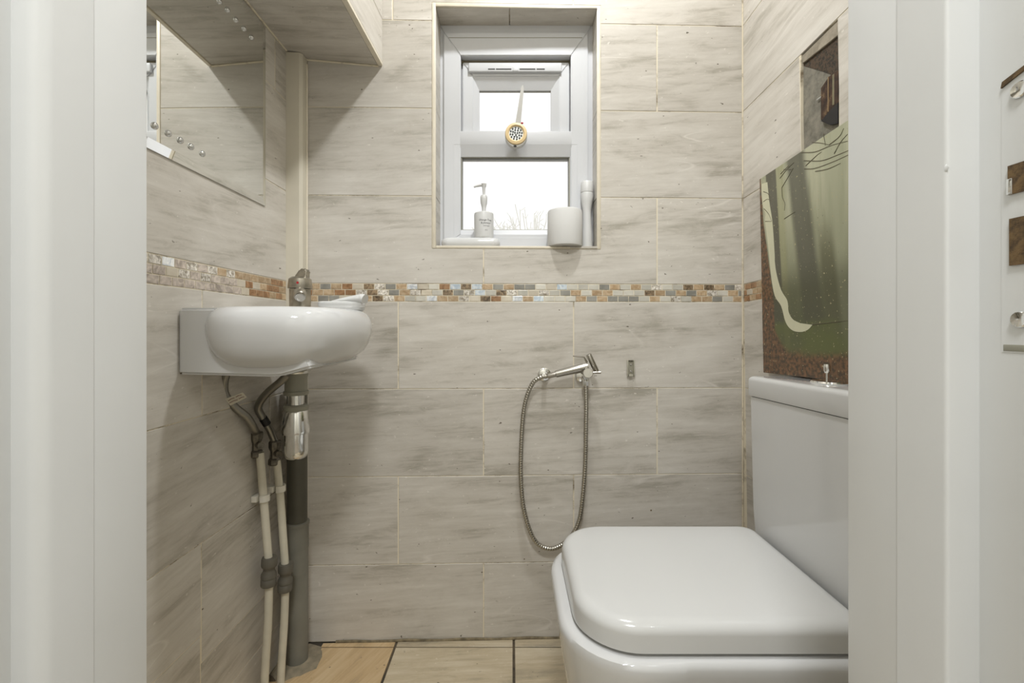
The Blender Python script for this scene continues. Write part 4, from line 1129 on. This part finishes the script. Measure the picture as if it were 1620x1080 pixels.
lathe('pump_collar', [(0.0001, 0), (0.0055, 0), (0.0062, 0.012), (0.0075, 0.020), (0.0098, 0.028), (0.0105, 0.040), (0.0105, 0.046), (0.0085, 0.051), (0.0001, 0.051)], (SBX, SBY, SBZ+0.080), M_whitepl, sb, n=24)
lathe('pump_stem', [(0.0001, 0), (0.0035, 0), (0.0045, 0.020), (0.0070, 0.030), (0.0082, 0.034), (0.0001, 0.034)], (SBX, SBY, SBZ+0.131), M_whitepl, sb, n=20)
tube('pump_nozzle', [Vector((SBX+0.007, SBY, SBZ+0.162)), Vector((SBX-0.010, SBY, SBZ+0.1615)), Vector((SBX-0.024, SBY, SBZ+0.1585)), Vector((SBX-0.030, SBY, SBZ+0.156))], [0.0045, 0.0042, 0.0034, 0.0028], M_whitepl, sb, 12)
M_ink = plain('print_ink', S(70, 70, 74), 0.6)
def letter(txt, size, dx, dz, shear=0.25):
    cu = bpy.data.curves.new('txt', 'FONT'); cu.body = txt; cu.size = size; cu.shear = shear; cu.align_x = 'CENTER'; cu.extrude = 0.0; cu.resolution_u = 2
    to_ = bpy.data.objects.new('txt', cu); COL.objects.link(to_)
    bpy.context.view_layer.update()
    me = bpy.data.meshes.new_from_object(to_.evaluated_get(bpy.context.evaluated_depsgraph_get()))
    bpy.data.objects.remove(to_); bpy.data.curves.remove(cu)
    for v in me.vertices:      # wrap round the bottle
        a = (v.co.x+dx)/0.0292; z = v.co.y+dz
        v.co = Vector((0.0294*math.sin(a), -0.0294*math.cos(a), z))
    me.materials.clear(); me.materials.append(M_ink)
    o = link('lettering', me, None, sb)
    return o
letter('Orange Tree', 0.0074, 0.006, 0.050); letter('& Jasmine', 0.0074, 0.007, 0.0415); letter('hand wash', 0.0045, 0.009, 0.034); letter('500 ml', 0.0030, 0.009, 0.022, 0)

RX, RY = (893.5-810)/F*1.333, 1.330
tp = empty('toilet_roll', (RX, RY, ZS), 'white toilet paper roll standing on the window sill', 'toilet roll')
lathe('paper', [(0.019, 0.001), (0.046, 0.0004), (0.0495, 0.002), (0.0505, 0.006), (0.0507, 0.05), (0.0505, 0.100), (0.049, 0.1045), (0.046, 0.106), (0.019, 0.106), (0.019, 0.001)], (RX, RY, ZS), M_paper, tp, n=48)
lathe('core', [(0.0185, 0.001), (0.0190, 0.001), (0.0190, 0.1055), (0.0185, 0.1055), (0.0185, 0.001)], (RX, RY, ZS), plain('card_core', S(170, 150, 120), 0.8), tp, n=32)
BX, BY = 0.2235, 1.358
bo = empty('white_bottle', (BX, BY, ZS), 'tall slim white bottle with cap behind the toilet roll', 'bottle')
lathe('bottle_body', [(0.0001, 0), (0.0165, 0), (0.0172, 0.003), (0.0150, 0.05), (0.0120, 0.105), (0.0125, 0.118), (0.0165, 0.138), (0.0192, 0.158), (0.0180, 0.1665), (0.0001, 0.1665)], (BX, BY, ZS), M_whitepl, bo, n=28)
lathe('cap', [(0.0001, 0), (0.0185, 0), (0.0188, 0.002), (0.0185, 0.028), (0.0165, 0.032), (0.0001, 0.0325)], (BX, BY, ZS+0.1672), M_whitepl, bo, n=28)

# round LED lamp hung on the transom
LX, LY, LZ = wx(816.5), YW-0.046, None
pl0 = P(816.5, 211.5, LY); 
pk = empty('round_light', (pl0.x, LY, pl0.z-0.032), 'small round cream battery light with clustered bulbs on the window transom', 'light')
c = pl0
bm = bmesh.new(); add_lathe(bm, [(0.0001, 0), (0.030, 0), (0.0325, 0.003), (0.0325, 0.012), (0.030, 0.015), (0.0001, 0.015)], c+Vector((0, 0.016, -0.0075)), (0, -1, 0), 36)
hsg = loc_obj('housing', bm, M_whitepl, pk, 40)
lathe('cream_ring', [(0.0205, 0), (0.0315, 0), (0.0325, 0.003), (0.0310, 0.007), (0.0245, 0.0085), (0.0210, 0.006), (0.0205, 0)], c+Vector((0, 0.003, 0)), plain('cream_plastic', S(226, 200, 152), 0.4), pk, (0, -1, 0), 40)
fc = lathe('lamp_face', [(0.0001, 0), (0.0215, 0), (0.0215, 0.002), (0.0001, 0.002)], c+Vector((0, 0.001, 0)), plain('silver_face', S(236, 238, 236), 0.2), pk, (0, -1, 0), 32)
M_led = plain('led_lens', S(60, 64, 60), 0.2)
for rad_, cnt in ((0.0168, 12), (0.0105, 8), (0.0042, 3)):
    for k in range(cnt):
        a = 2*math.pi*k/cnt+rad_*100
        lathe('led', [(0.0001, 0), (0.0028, 0), (0.0024, 0.0018), (0.0001, 0.0022)], c+Vector((rad_*math.cos(a), -0.0012, rad_*math.sin(a))), M_led, fc, (0, -1, 0), 8)
lathe('dark_socket', [(0.0001, 0), (0.0048, 0), (0.0044, 0.0015), (0.0001, 0.001)], c+Vector((-0.003, 0.0006, -0.0365)), M_dkline, pk, (0, -1, 0), 16).scale = (1, 1, 0.6)
box('red_switch', (c.x+0.014, c.y-0.002, c.z+0.0295), (c.x+0.021, c.y+0.004, c.z+0.0335), M_red, pk, 0.001)
box('hook', (c.x-0.004, c.y+0.016, c.z-0.010), (c.x+0.004, YW-0.0035, c.z), M_whitepl, pk, 0.001)

# ------------------------------------------------------------------ outside
gd = box('ground', (-14, 1.75, -0.25), (14, 30, -0.05), plain('pale_ground', S(190, 186, 176), 0.9, noise=0.1, nscale=2))
tag(gd, 'pale ground outside beneath the window', 'ground', kind='structure')
M_bark = plain('pale_bark', S(236, 236, 230), 0.9)
random.seed(12)
tree = empty('bare_tree', (0.3, 8.0, -0.05), 'faint bare tree top seen through the lower window pane', 'tree')
tube('trunk', [Vector((0.3, 8, -0.06)), Vector((0.34, 8, 1.2)), Vector((0.3, 8, 2.0))], [0.06, 0.05, 0.03], M_bark, tree, 10)
bm = bmesh.new()
for k in range(60):
    x0 = -0.75+1.6*random.random(); z0_ = 1.7+0.5*random.random()
    base = Vector((0.3+(x0-0.3)*0.25, 8+0.3*(random.random()-0.5), z0_-0.35))
    tip = Vector((x0, 8+0.8*(random.random()-0.5), 2.55+0.42*random.random()*(1.2-abs(x0-0.2))))
    mid = (base+tip)/2+Vector((0.1*(random.random()-0.5), 0, 0.08))
    add_tube(bm, catmull([base, mid, tip], 4), 0.008, 5)
    for j in range(3):
        a = mid.lerp(tip, random.random()); add_tube(bm, [a, a+Vector((0.24*(random.random()-0.5), 0.1*(random.random()-0.5), 0.16*random.random()))], 0.006, 5)
loc_obj('twigs', bm, M_bark, tree)
